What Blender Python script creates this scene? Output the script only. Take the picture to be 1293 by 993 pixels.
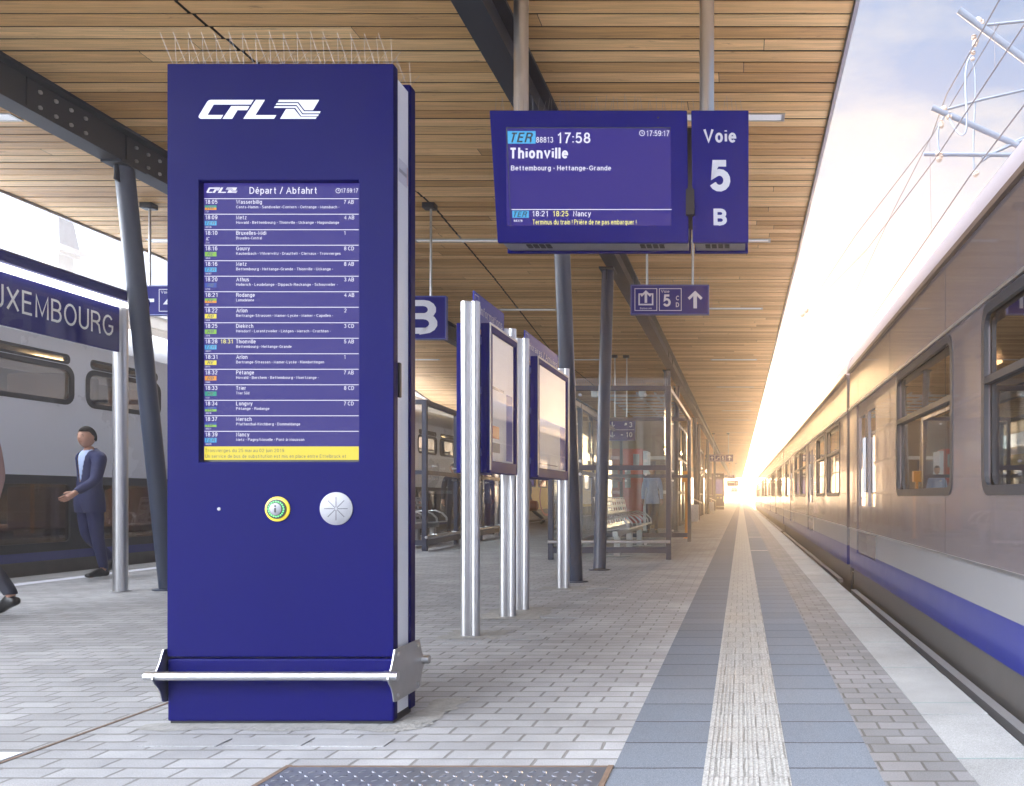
import bpy, bmesh, math, random
from mathutils import Vector, Matrix
R = math.radians
random.seed(7)
for o in list(bpy.data.objects): bpy.data.objects.remove(o)
SC = bpy.context.scene
COL = SC.collection

# ------------------------------------------------------------------ camera
F, CX, CY, EYE = 1042.0, 936.0, 628.0, 0.95          # focal length and vanishing point in photo pixels, eye height
cam = bpy.data.cameras.new('camera'); camo = bpy.data.objects.new('camera', cam); COL.objects.link(camo)
cam.sensor_width = 36; cam.sensor_fit = 'HORIZONTAL'; cam.lens = 36 * F / 1293
cam.shift_x = (646.5 - CX) / 1293; cam.shift_y = (CY - 496.5) / 1293
cam.clip_start = 0.05; cam.clip_end = 4000
camo.location = (0, 0, EYE); camo.rotation_euler = (R(90), 0, 0)
SC.camera = camo

# ------------------------------------------------------------------ sky, sun, exposure
SUN_EL, SUN_AZ = 4.5, 0.6                            # degrees; azimuth from +Y towards +X
VEIL, CLOUD_FRONT, SKY_FILL, SKY_GAIN = (.32, .58, 1.08), (1.0, 1.06, 1.16), (26, 28, 31), .2
w = bpy.data.worlds.new('World'); SC.world = w; w.use_nodes = True
nt = w.node_tree; nt.nodes.clear()
def N(t, kind, **kw):
    n = t.nodes.new(kind)
    for k, v in kw.items():
        if k in n.inputs: n.inputs[k].default_value = v
        else: setattr(n, k, v)
    return n
sky = N(nt, 'ShaderNodeTexSky', sky_type='NISHITA', sun_disc=False, sun_elevation=R(SUN_EL), sun_rotation=R(SUN_AZ),
        air_density=1.0, dust_density=1.0, ozone_density=1.5)
tc = N(nt, 'ShaderNodeTexCoord')
mp = N(nt, 'ShaderNodeMapping'); mp.inputs['Scale'].default_value = (1.6, 1.6, 5.0)
nz = N(nt, 'ShaderNodeTexNoise'); nz.inputs['Scale'].default_value = 2.6; nz.inputs['Detail'].default_value = 8; nz.inputs['Roughness'].default_value = .6
rp = N(nt, 'ShaderNodeValToRGB'); rp.color_ramp.elements[0].position = .42; rp.color_ramp.elements[1].position = .66
rp.color_ramp.elements[0].color = (0, 0, 0, 1); rp.color_ramp.elements[1].color = (1, 1, 1, 1)
sp_ = N(nt, 'ShaderNodeSeparateXYZ'); nt.links.new(tc.outputs['Generated'], sp_.inputs[0])
# added fill brightness overhead and to the left, thin veil towards the low sun
dt_ = N(nt, 'ShaderNodeVectorMath', operation='DOT_PRODUCT'); dt_.inputs[1].default_value = (-.60, -.16, .78); nt.links.new(tc.outputs['Generated'], dt_.inputs[0])
fr_ = N(nt, 'ShaderNodeMapRange'); fr_.interpolation_type = 'SMOOTHSTEP'; fr_.inputs[1].default_value = .34; fr_.inputs[2].default_value = .85; fr_.inputs[3].default_value = 0; fr_.inputs[4].default_value = 1
nt.links.new(dt_.outputs['Value'], fr_.inputs[0])
vl_ = N(nt, 'ShaderNodeMixRGB'); vl_.inputs[1].default_value = (*VEIL, 1); vl_.inputs[2].default_value = (*CLOUD_FRONT, 1); nt.links.new(rp.outputs[0], vl_.inputs[0])
cl_ = N(nt, 'ShaderNodeMixRGB'); nt.links.new(vl_.outputs[0], cl_.inputs[1]); cl_.inputs[2].default_value = (*SKY_FILL, 1); nt.links.new(fr_.outputs[0], cl_.inputs[0])
cv_ = N(nt, 'ShaderNodeValue'); cv_.outputs[0].default_value = .82
sk_ = N(nt, 'ShaderNodeVectorMath', operation='SCALE'); sk_.inputs['Scale'].default_value = SKY_GAIN; nt.links.new(sky.outputs[0], sk_.inputs[0])
mx = N(nt, 'ShaderNodeMixRGB')
bg = N(nt, 'ShaderNodeBackground'); bg.inputs['Strength'].default_value = .15
ow = N(nt, 'ShaderNodeOutputWorld')
nt.links.new(tc.outputs['Generated'], mp.inputs['Vector']); nt.links.new(mp.outputs[0], nz.inputs['Vector'])
nt.links.new(nz.outputs[0], rp.inputs[0]); nt.links.new(cv_.outputs[0], mx.inputs[0])
nt.links.new(sk_.outputs[0], mx.inputs[1]); nt.links.new(cl_.outputs[0], mx.inputs[2]); nt.links.new(mx.outputs[0], bg.inputs[0]); nt.links.new(bg.outputs[0], ow.inputs[0])
sl = bpy.data.lights.new('sun', 'SUN'); sl.energy = 2.0; sl.angle = R(10); sl.color = (1, .65, .33)
so = bpy.data.objects.new('sun', sl); COL.objects.link(so)
sd = Vector((math.sin(R(SUN_AZ)) * math.cos(R(SUN_EL)), math.cos(R(SUN_AZ)) * math.cos(R(SUN_EL)), math.sin(R(SUN_EL))))
so.rotation_euler = sd.to_track_quat('Z', 'Y').to_euler(); so.location = (0, 0, 30)
SC.view_settings.view_transform = 'Standard'; SC.view_settings.look = 'None'; SC.view_settings.gamma = 1
SC.view_settings.exposure = 2.25
SC.render.engine = 'CYCLES'
SC.cycles.use_denoising = True
SC.cycles.max_bounces = 10; SC.cycles.transparent_max_bounces = 24; SC.cycles.volume_bounces = 1
SC.cycles.sample_clamp_indirect = 6

# ------------------------------------------------------------------ materials
def base_mat(name):
    m = bpy.data.materials.new(name); m.use_nodes = True
    t = m.node_tree; b = t.nodes['Principled BSDF']
    return m, t, b
def mat(name, col, rough=.5, metal=0, var=.12, vscale=6, bump=0, bscale=200, coat=0, stretch=None, rvar=.1, emit=None, estr=0, spec=.5):
    m, t, b = base_mat(name)
    c = N(t, 'ShaderNodeTexCoord'); mpn = N(t, 'ShaderNodeMapping')
    if stretch: mpn.inputs['Scale'].default_value = stretch
    t.links.new(c.outputs['Object'], mpn.inputs[0])
    n = N(t, 'ShaderNodeTexNoise'); n.inputs['Scale'].default_value = vscale; n.inputs['Detail'].default_value = 6
    t.links.new(mpn.outputs[0], n.inputs['Vector'])
    r = N(t, 'ShaderNodeMapRange'); r.inputs['From Min'].default_value = .15; r.inputs['From Max'].default_value = .85
    r.inputs['To Min'].default_value = 1 - var; r.inputs['To Max'].default_value = 1 + var
    t.links.new(n.outputs[0], r.inputs[0])
    mu = N(t, 'ShaderNodeVectorMath', operation='SCALE'); mu.inputs[0].default_value = col[:3]
    t.links.new(r.outputs[0], mu.inputs['Scale']); t.links.new(mu.outputs[0], b.inputs['Base Color'])
    r2 = N(t, 'ShaderNodeMapRange'); r2.inputs['From Min'].default_value = .15; r2.inputs['From Max'].default_value = .85
    r2.inputs['To Min'].default_value = max(0, rough - rvar * rough); r2.inputs['To Max'].default_value = min(1, rough + rvar * rough)
    t.links.new(n.outputs[0], r2.inputs[0]); t.links.new(r2.outputs[0], b.inputs['Roughness'])
    b.inputs['Metallic'].default_value = metal; b.inputs['Specular IOR Level'].default_value = spec; b.inputs['Coat Weight'].default_value = coat
    if bump:
        nb = N(t, 'ShaderNodeTexNoise'); nb.inputs['Scale'].default_value = bscale; nb.inputs['Detail'].default_value = 3
        t.links.new(mpn.outputs[0], nb.inputs['Vector'])
        bp = N(t, 'ShaderNodeBump'); bp.inputs['Strength'].default_value = bump; bp.inputs['Distance'].default_value = .01
        t.links.new(nb.outputs[0], bp.inputs['Height']); t.links.new(bp.outputs[0], b.inputs['Normal'])
    if emit:
        b.inputs['Emission Color'].default_value = (*emit, 1); b.inputs['Emission Strength'].default_value = estr
    return m
def glass(name, tint, refl=1.0, rough=0.02, gain=1.6):
    m = bpy.data.materials.new(name); m.use_nodes = True; t = m.node_tree; t.nodes.clear()
    tr = N(t, 'ShaderNodeBsdfTransparent'); tr.inputs[0].default_value = (*tint, 1)
    gl = N(t, 'ShaderNodeBsdfGlossy'); gl.inputs['Roughness'].default_value = rough; gl.inputs[0].default_value = (refl, refl, refl, 1)
    fr = N(t, 'ShaderNodeFresnel'); fr.inputs[0].default_value = 1.52
    mxs = N(t, 'ShaderNodeMixShader'); o = N(t, 'ShaderNodeOutputMaterial')
    ge = N(t, 'ShaderNodeNewGeometry'); iv = N(t, 'ShaderNodeMath', operation='SUBTRACT'); iv.inputs[0].default_value = 1; t.links.new(ge.outputs['Backfacing'], iv.inputs[1])
    ml = N(t, 'ShaderNodeMath', operation='MULTIPLY'); t.links.new(fr.outputs[0], ml.inputs[0]); t.links.new(iv.outputs[0], ml.inputs[1])
    m2 = N(t, 'ShaderNodeMath', operation='MULTIPLY'); m2.use_clamp = True; m2.inputs[1].default_value = gain; t.links.new(ml.outputs[0], m2.inputs[0])
    t.links.new(m2.outputs[0], mxs.inputs[0]); t.links.new(tr.outputs[0], mxs.inputs[1]); t.links.new(gl.outputs[0], mxs.inputs[2]); t.links.new(mxs.outputs[0], o.inputs[0])
    return m
def paver_mat(name, bw, bh, c1, c2, mortar, msize=.012, off=.5, bumps=.5, rough=.82, spec=.25, stain=True, seedxy=(0, 0), rot=0, fine=260):
    m, t, b = base_mat(name)
    c = N(t, 'ShaderNodeTexCoord'); mpn = N(t, 'ShaderNodeMapping'); mpn.inputs['Location'].default_value = (seedxy[0], seedxy[1], 0)
    mpn.inputs['Rotation'].default_value = (0, 0, rot)
    t.links.new(c.outputs['Object'], mpn.inputs[0])
    # slight waviness so that the joints are not ruler straight
    wv = N(t, 'ShaderNodeTexNoise'); wv.inputs['Scale'].default_value = 7; t.links.new(c.outputs['Object'], wv.inputs['Vector'])
    wm = N(t, 'ShaderNodeVectorMath', operation='MULTIPLY_ADD'); wm.inputs[1].default_value = (.012, .008, 0)
    t.links.new(wv.outputs['Color'], wm.inputs[0]); t.links.new(mpn.outputs[0], wm.inputs[2])
    br = N(t, 'ShaderNodeTexBrick'); br.offset = off; br.inputs['Scale'].default_value = 1
    br.inputs['Brick Width'].default_value = bw; br.inputs['Row Height'].default_value = bh; br.inputs['Mortar Size'].default_value = msize * .5
    br.inputs['Mortar Smooth'].default_value = .25; br.inputs['Bias'].default_value = 0
    br.inputs['Color1'].default_value = (*c1, 1); br.inputs['Color2'].default_value = (*c2, 1); br.inputs['Mortar'].default_value = (*mortar, 1)
    t.links.new(wm.outputs[0], br.inputs['Vector'])
    n1 = N(t, 'ShaderNodeTexNoise'); n1.inputs['Scale'].default_value = fine; n1.inputs['Detail'].default_value = 4; t.links.new(c.outputs['Object'], n1.inputs['Vector'])
    n2 = N(t, 'ShaderNodeTexNoise'); n2.inputs['Scale'].default_value = 1.3; n2.inputs['Detail'].default_value = 7; n2.inputs['Roughness'].default_value = .65
    t.links.new(c.outputs['Object'], n2.inputs['Vector'])
    r1 = N(t, 'ShaderNodeMapRange'); r1.inputs[1].default_value = .3; r1.inputs[2].default_value = .7; r1.inputs[3].default_value = .70; r1.inputs[4].default_value = 1.28
    r2 = N(t, 'ShaderNodeMapRange'); r2.inputs[1].default_value = .3; r2.inputs[2].default_value = .7
    r2.inputs[3].default_value = .66 if stain else .92; r2.inputs[4].default_value = 1.12 if stain else 1.05
    t.links.new(n1.outputs[0], r1.inputs[0]); t.links.new(n2.outputs[0], r2.inputs[0])
    mm = N(t, 'ShaderNodeMath', operation='MULTIPLY'); t.links.new(r1.outputs[0], mm.inputs[0]); t.links.new(r2.outputs[0], mm.inputs[1])
    sc_ = N(t, 'ShaderNodeVectorMath', operation='SCALE'); t.links.new(br.outputs['Color'], sc_.inputs[0]); t.links.new(mm.outputs[0], sc_.inputs['Scale'])
    vo = N(t, 'ShaderNodeTexVoronoi'); vo.inputs['Scale'].default_value = 2.6; t.links.new(c.outputs['Object'], vo.inputs['Vector'])
    vs_ = N(t, 'ShaderNodeSeparateColor'); t.links.new(vo.outputs['Color'], vs_.inputs[0])
    vr = N(t, 'ShaderNodeMath', operation='MULTIPLY'); vr.inputs[1].default_value = .055; t.links.new(vs_.outputs[0], vr.inputs[0])
    vl = N(t, 'ShaderNodeMath', operation='LESS_THAN'); t.links.new(vo.outputs['Distance'], vl.inputs[0]); t.links.new(vr.outputs[0], vl.inputs[1])
    vg = N(t, 'ShaderNodeMath', operation='GREATER_THAN'); vg.inputs[1].default_value = .55; t.links.new(vs_.outputs[1], vg.inputs[0])
    vm = N(t, 'ShaderNodeMath', operation='MULTIPLY'); t.links.new(vl.outputs[0], vm.inputs[0]); t.links.new(vg.outputs[0], vm.inputs[1])
    vk = N(t, 'ShaderNodeMath', operation='MULTIPLY'); vk.inputs[1].default_value = .45; t.links.new(vm.outputs[0], vk.inputs[0])
    vx = N(t, 'ShaderNodeMixRGB'); vx.inputs[2].default_value = (.07, .07, .07, 1); t.links.new(vk.outputs[0], vx.inputs[0]); t.links.new(sc_.outputs[0], vx.inputs[1])
    t.links.new(vx.outputs[0], b.inputs['Base Color'])
    r3 = N(t, 'ShaderNodeMapRange'); r3.inputs[1].default_value = .3; r3.inputs[2].default_value = .7; r3.inputs[3].default_value = rough - .15; r3.inputs[4].default_value = rough + .1
    t.links.new(n2.outputs[0], r3.inputs[0]); t.links.new(r3.outputs[0], b.inputs['Roughness'])
    b.inputs['Specular IOR Level'].default_value = spec
    inv = N(t, 'ShaderNodeMath', operation='MULTIPLY_ADD'); inv.inputs[1].default_value = -1; inv.inputs[2].default_value = 1
    t.links.new(br.outputs['Fac'], inv.inputs[0])
    ad = N(t, 'ShaderNodeMath', operation='MULTIPLY_ADD'); ad.inputs[1].default_value = .22
    t.links.new(n1.outputs[0], ad.inputs[0]); t.links.new(inv.outputs[0], ad.inputs[2])
    bp = N(t, 'ShaderNodeBump'); bp.inputs['Strength'].default_value = bumps; bp.inputs['Distance'].default_value = .006
    t.links.new(ad.outputs[0], bp.inputs['Height']); t.links.new(bp.outputs[0], b.inputs['Normal'])
    return m
PITCH = .166
def board_mat():
    m, t, b = base_mat('larch_boards')
    c = N(t, 'ShaderNodeTexCoord'); sp = N(t, 'ShaderNodeSeparateXYZ'); t.links.new(c.outputs['Object'], sp.inputs[0])
    fy = N(t, 'ShaderNodeMath', operation='DIVIDE'); fy.inputs[1].default_value = PITCH; t.links.new(sp.outputs['Y'], fy.inputs[0])
    ff = N(t, 'ShaderNodeMath', operation='FLOOR'); t.links.new(fy.outputs[0], ff.inputs[0])
    # butt joints at a different x for every row
    w1 = N(t, 'ShaderNodeTexWhiteNoise', noise_dimensions='1D'); t.links.new(ff.outputs[0], w1.inputs['W'])
    ax = N(t, 'ShaderNodeMath', operation='MULTIPLY_ADD'); ax.inputs[1].default_value = 4.0; t.links.new(w1.outputs['Value'], ax.inputs[0]); t.links.new(sp.outputs['X'], ax.inputs[2])
    dx = N(t, 'ShaderNodeMath', operation='DIVIDE'); dx.inputs[1].default_value = 4.4; t.links.new(ax.outputs[0], dx.inputs[0])
    fx = N(t, 'ShaderNodeMath', operation='FLOOR'); t.links.new(dx.outputs[0], fx.inputs[0])
    cb = N(t, 'ShaderNodeCombineXYZ'); t.links.new(fx.outputs[0], cb.inputs[0]); t.links.new(ff.outputs[0], cb.inputs[1])
    w2 = N(t, 'ShaderNodeTexWhiteNoise', noise_dimensions='3D'); t.links.new(cb.outputs[0], w2.inputs['Vector'])
    ramp = N(t, 'ShaderNodeValToRGB'); e = ramp.color_ramp.elements
    e[0].position = 0; e[0].color = (.52, .275, .09, 1); e[1].position = 1; e[1].color = (.88, .58, .27, 1)
    x = e.new(.5); x.color = (.74, .45, .19, 1)
    t.links.new(w2.outputs['Value'], ramp.inputs[0])
    # grain
    off = N(t, 'ShaderNodeVectorMath', operation='MULTIPLY_ADD'); off.inputs[1].default_value = (7, 3, 5); t.links.new(w2.outputs['Color'], off.inputs[0]); t.links.new(c.outputs['Object'], off.inputs[2])
    mpg = N(t, 'ShaderNodeMapping'); mpg.inputs['Scale'].default_value = (1.2, 34, 34); t.links.new(off.outputs[0], mpg.inputs[0])
    g = N(t, 'ShaderNodeTexNoise'); g.inputs['Scale'].default_value = 1; g.inputs['Detail'].default_value = 6; g.inputs['Distortion'].default_value = 1.2; t.links.new(mpg.outputs[0], g.inputs['Vector'])
    gr = N(t, 'ShaderNodeMapRange'); gr.inputs[1].default_value = .3; gr.inputs[2].default_value = .7; gr.inputs[3].default_value = .72; gr.inputs[4].default_value = 1.15; t.links.new(g.outputs[0], gr.inputs[0])
    sc_ = N(t, 'ShaderNodeVectorMath', operation='SCALE'); t.links.new(ramp.outputs[0], sc_.inputs[0]); t.links.new(gr.outputs[0], sc_.inputs['Scale'])
    # reddish resin stains and knots
    mps = N(t, 'ShaderNodeMapping'); mps.inputs['Scale'].default_value = (2.2, 9, 9); t.links.new(off.outputs[0], mps.inputs[0])
    s = N(t, 'ShaderNodeTexNoise'); s.inputs['Scale'].default_value = 1.5; s.inputs['Detail'].default_value = 7; s.inputs['Roughness'].default_value = .7; t.links.new(mps.outputs[0], s.inputs['Vector'])
    sr = N(t, 'ShaderNodeMapRange'); sr.inputs[1].default_value = .62; sr.inputs[2].default_value = .76; sr.inputs[3].default_value = 0; sr.inputs[4].default_value = .8; t.links.new(s.outputs[0], sr.inputs[0])
    mxr = N(t, 'ShaderNodeMixRGB'); mxr.inputs[2].default_value = (.17, .065, .03, 1); t.links.new(sr.outputs[0], mxr.inputs[0]); t.links.new(sc_.outputs[0], mxr.inputs[1])
    # the hairline of the butt joint
    fr = N(t, 'ShaderNodeMath', operation='FRACT'); t.links.new(dx.outputs[0], fr.inputs[0])
    lt = N(t, 'ShaderNodeMath', operation='LESS_THAN'); lt.inputs[1].default_value = .0012; t.links.new(fr.outputs[0], lt.inputs[0])
    mj = N(t, 'ShaderNodeMixRGB'); mj.inputs[2].default_value = (.03, .02, .012, 1); t.links.new(lt.outputs[0], mj.inputs[0]); t.links.new(mxr.outputs[0], mj.inputs[1])
    t.links.new(mj.outputs[0], b.inputs['Base Color']); b.inputs['Roughness'].default_value = .55
    bp = N(t, 'ShaderNodeBump'); bp.inputs['Strength'].default_value = .15; bp.inputs['Distance'].default_value = .004; t.links.new(g.outputs[0], bp.inputs['Height']); t.links.new(bp.outputs[0], b.inputs['Normal'])
    return m
SCREEN = .24
M = {
 'blue': mat('blue_enamel', (.0038, .0040, .072), .5, spec=.07, var=.06, vscale=2, rvar=.25, bump=.03, bscale=500),
 'blue_shade_lift': mat('blue_enamel_shade_lift', (.009, .010, .165), .5, spec=.08, var=.05, vscale=2),  # same blue enamel, brightened to make up for shade under the canopy
 'blue_edge': mat('blue_enamel_edge', (.06, .08, .30), .30, var=.05),
 'blue_screen': mat('blue_screen', (.012, .012, .014), .55, var=0, spec=.12, emit=(.030,.020,.215), estr=SCREEN),
 'screen_white': mat('screen_white', (.012, .012, .014), .55, var=0, spec=.12, emit=(0.8, 0.8, 0.95), estr=SCREEN),
 'screen_cyan': mat('screen_cyan', (.012, .012, .014), .55, var=0, spec=.12, emit=(0.08, 0.42, 0.78), estr=SCREEN),
 'screen_green': mat('screen_green', (.012, .012, .014), .55, var=0, spec=.12, emit=(0.25, 0.52, 0.08), estr=SCREEN),
 'screen_teal': mat('screen_teal', (.012, .012, .014), .55, var=0, spec=.12, emit=(0.04, 0.35, 0.25), estr=SCREEN),
 'screen_orange': mat('screen_orange', (.012, .012, .014), .55, var=0, spec=.12, emit=(0.8, 0.32, 0.04), estr=SCREEN),
 'screen_yellow': mat('screen_yellow', (.012, .012, .014), .55, var=0, spec=.12, emit=(0.85, 0.72, 0.07), estr=SCREEN),
 'screen_rb': mat('screen_rb', (.012, .012, .014), .55, var=0, spec=.12, emit=(0.05, 0.1, 0.42), estr=SCREEN),
 'screen_dark': mat('screen_dark', (.01, .02, .03), .4, var=0),
 'screen_lemon': mat('screen_lemon', (.012, .012, .014), .55, var=0, spec=.12, emit=(0.9, 0.85, 0.25), estr=SCREEN),
 'white_print': mat('white_print', (.62, .63, .70), .45, var=.03),
 'white_panel': mat('white_panel', (.78, .80, .84), .4, var=.03, vscale=2),
 'black': mat('black_plastic', (.012, .012, .014), .4, var=.1),
 'steel': mat('brushed_steel', (.60, .60, .61), .34, 1, var=.03, vscale=14),
 'steel_dull': mat('dull_steel', (.50, .50, .51), .42, 1, var=.1, vscale=14),
 'wire': mat('spike_wire', (.38, .38, .40), .4, 1, var=.05),
 'navy_steel': mat('blue_grey_paint', (.035, .047, .082), .35, var=.1, vscale=4, bump=.02, bscale=150),
 'beam': mat('dark_girder_paint', (.014, .018, .030), .42, var=.15, vscale=3),
 'frame': mat('shelter_frame_paint', (.045, .050, .085), .38, var=.1),
 'boards': board_mat(),
 'deck': mat('roof_deck', (.004, .003, .003), .9),
 'fascia': mat('grey_fascia', (.34, .35, .40), .35, .6, var=.06),
 'diffuser': mat('lamp_diffuser', (.75, .77, .8), .35, var=.03, emit=(1, .97, .92), estr=.04),
 'tube_lamp': mat('tube_lamp', (.9, .9, .9), .35, var=0, emit=(1, 1, .97), estr=.8),
 'pavers': paver_mat('grey_pavers', .215, .1035, (.285, .285, .295), (.36, .36, .37), (.19, .185, .18), .013, .43, 1.0),
 'pavers_edge': paver_mat('edge_pavers', .155, .1035, (.145, .145, .152), (.205, .20, .208), (.11, .105, .10), .011, .5, .9, seedxy=(.2, .03)),
 'slabs': paver_mat('blue_grey_slabs', 2.0, .2985, (.135, .150, .178), (.158, .173, .200), (.035, .035, .038), .010, 0, .4, rough=.88, spec=.05, stain=False, seedxy=(.6, .09)),
 'tactile': paver_mat('cream_tactile_slabs', .099, .20, (.30, .295, .285), (.34, .332, .32), (.21, .205, .195), .008, .5, .5, stain=False, seedxy=(.13, 0), fine=90),
 'edge_stone': paver_mat('white_edge_stone', 3.0, .80, (.25, .25, .25), (.29, .29, .29), (.15, .23, .225), .01, 0, .4, seedxy=(.5, .2)),
 'mortar': mat('sandy_mortar', (.245, .24, .228), .9, var=.3, vscale=22, bump=.6, bscale=60),
 'concrete': mat('platform_concrete', (.22, .21, .20), .85, var=.25, vscale=3, bump=.3, bscale=40),
 'ballast': mat('track_ballast', (.10, .085, .07), .95, var=.5, vscale=30, bump=1, bscale=40),
 'checker': mat('chequer_plate_steel', (.24, .255, .30), .38, .75, var=.2, vscale=5),
 'rust': mat('rusty_edge', (.13, .085, .06), .85, var=.35, vscale=25),
 'train_grey': mat('train_grey_paint', (.68, .72, .80), .28, .05, var=.03, vscale=.8, coat=.2),
 'train_white': mat('train_roof_white', (.62, .64, .68), .35, var=.06),
 'train_dark': mat('train_window_surround', (.032, .034, .042), .4, spec=.3, var=.1),
 'train_blue': mat('train_blue_band', (.020, .028, .19), .3, var=.05, coat=.3),
 'train_skirt': mat('train_skirt', (.11, .10, .095), .5, var=.2),
 'train_under': mat('train_underframe', (.030, .022, .017), .6, var=.3),
 'train_silver': mat('train_mauve_silver', (.235, .20, .212), .25, .45, var=.16, vscale=2.2, coat=.35, stretch=(1, .6, .12)),
 'train_roof': mat('train_mauve_roof', (.50, .45, .50), .35, .2, var=.06),
 'train_glass': glass('train_glass', (.50, .48, .47), 1, gain=2.2),
 'train_glass_dark': glass('train_glass_dark', (.42, .38, .36), 1.0, gain=2.5),
 'grille': mat('grille_steel', (.26, .26, .28), .55, .5, var=.08, vscale=30),
 'rubber': mat('rubber_seal', (.012, .012, .012), .5),
 'seat_orange': mat('orange_seat', (.17, .085, .035), .7, var=.2),
 'seat_blue': mat('blue_seat', (.05, .07, .18), .7, var=.2),
 'inner': mat('train_interior', (.30, .25, .19), .6, var=.1),
 'glass': glass('clear_glass', (.92, .95, .945), gain=.9),
 'case_glass': glass('display_case_glass', (.98, .985, .985), gain=.7),
 'glass_blue': mat('blue_heading_glass', (.045, .06, .42), .3, spec=.2, var=.03),
 'poster': mat('white_poster', (.88, .90, .91), .5, var=.03),
 'poster_blue': mat('poster_blue', (.10, .12, .45), .5),
 'poster_grey': mat('poster_text_grey', (.25, .26, .30), .5),
 'red': mat('red_enamel', (.42, .035, .03), .35, var=.08),
 'orange': mat('orange_paint', (.75, .27, .02), .4),
 'yellow': mat('yellow_paint', (.78, .55, .06), .4, var=.05),
 'yellow_ring': mat('yellow_ring', (.75, .55, .04), .35),
 'green_led': mat('green_led_ring', (.1, .5, .15), .4, emit=(.2, .9, .3), estr=.12),
 'brown': mat('brown_cladding', (.16, .11, .085), .5, var=.15),
 'stone': mat('pale_stone', (.62, .60, .56), .8, var=.12, vscale=2),
 'slate': mat('roof_slate', (.22, .23, .27), .6, var=.2),
 'win_far': mat('far_window', (.10, .11, .13), .15),
 'win_lit': mat('lit_window', (.5, .4, .2), .5, emit=(1, .72, .35), estr=6),
 'signal_green': mat('signal_green', (.1, .6, .3), .4, emit=(.15, 1, .45), estr=4),
 'train_light': mat('train_light_band', (.26, .255, .265), .3, .1, var=.05),
 'wire_dark': mat('overhead_wire', (.10, .09, .10), .5, .4),
 'cat_tube': mat('cantilever_tube', (.13, .15, .19), .5, .2),
 'porcelain': mat('brown_insulator', (.33, .25, .2), .3),
 'skin': mat('skin', (.45, .24, .165), .5, var=.06, vscale=12),
 'hair': mat('dark_hair', (.012, .008, .006), .85, spec=.15),
 'lip': mat('lips', (.30, .11, .09), .5),
 'eye': mat('eyes', (.02, .015, .012), .2),
 'suit': mat('navy_suit', (.016, .020, .080), .8, var=.12, vscale=8, bump=.9, bscale=14),
 'shirt': mat('light_blue_shirt', (.42, .50, .72), .8, var=.05),
 'shoe': mat('black_shoe', (.010, .010, .012), .3),
 'dark_cloth': mat('dark_cloth', (.03, .032, .05), .85, var=.2),
 'grey_cloth': mat('grey_cloth', (.16, .18, .24), .85, var=.15),
 'brown_cloth': mat('brown_cloth', (.17, .10, .05), .85, var=.15),
 'pink_cloth': mat('dusty_pink_cloth', (.40, .26, .25), .85, var=.1),
 'leather': mat('orange_brown_leather', (.33, .10, .035), .5, var=.2),
 'leaf': mat('distant_foliage', (.07, .085, .04), .8, var=.4, vscale=4),
}

M['glass_blue'].node_tree.nodes['Principled BSDF'].inputs['Alpha'].default_value = .78

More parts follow.
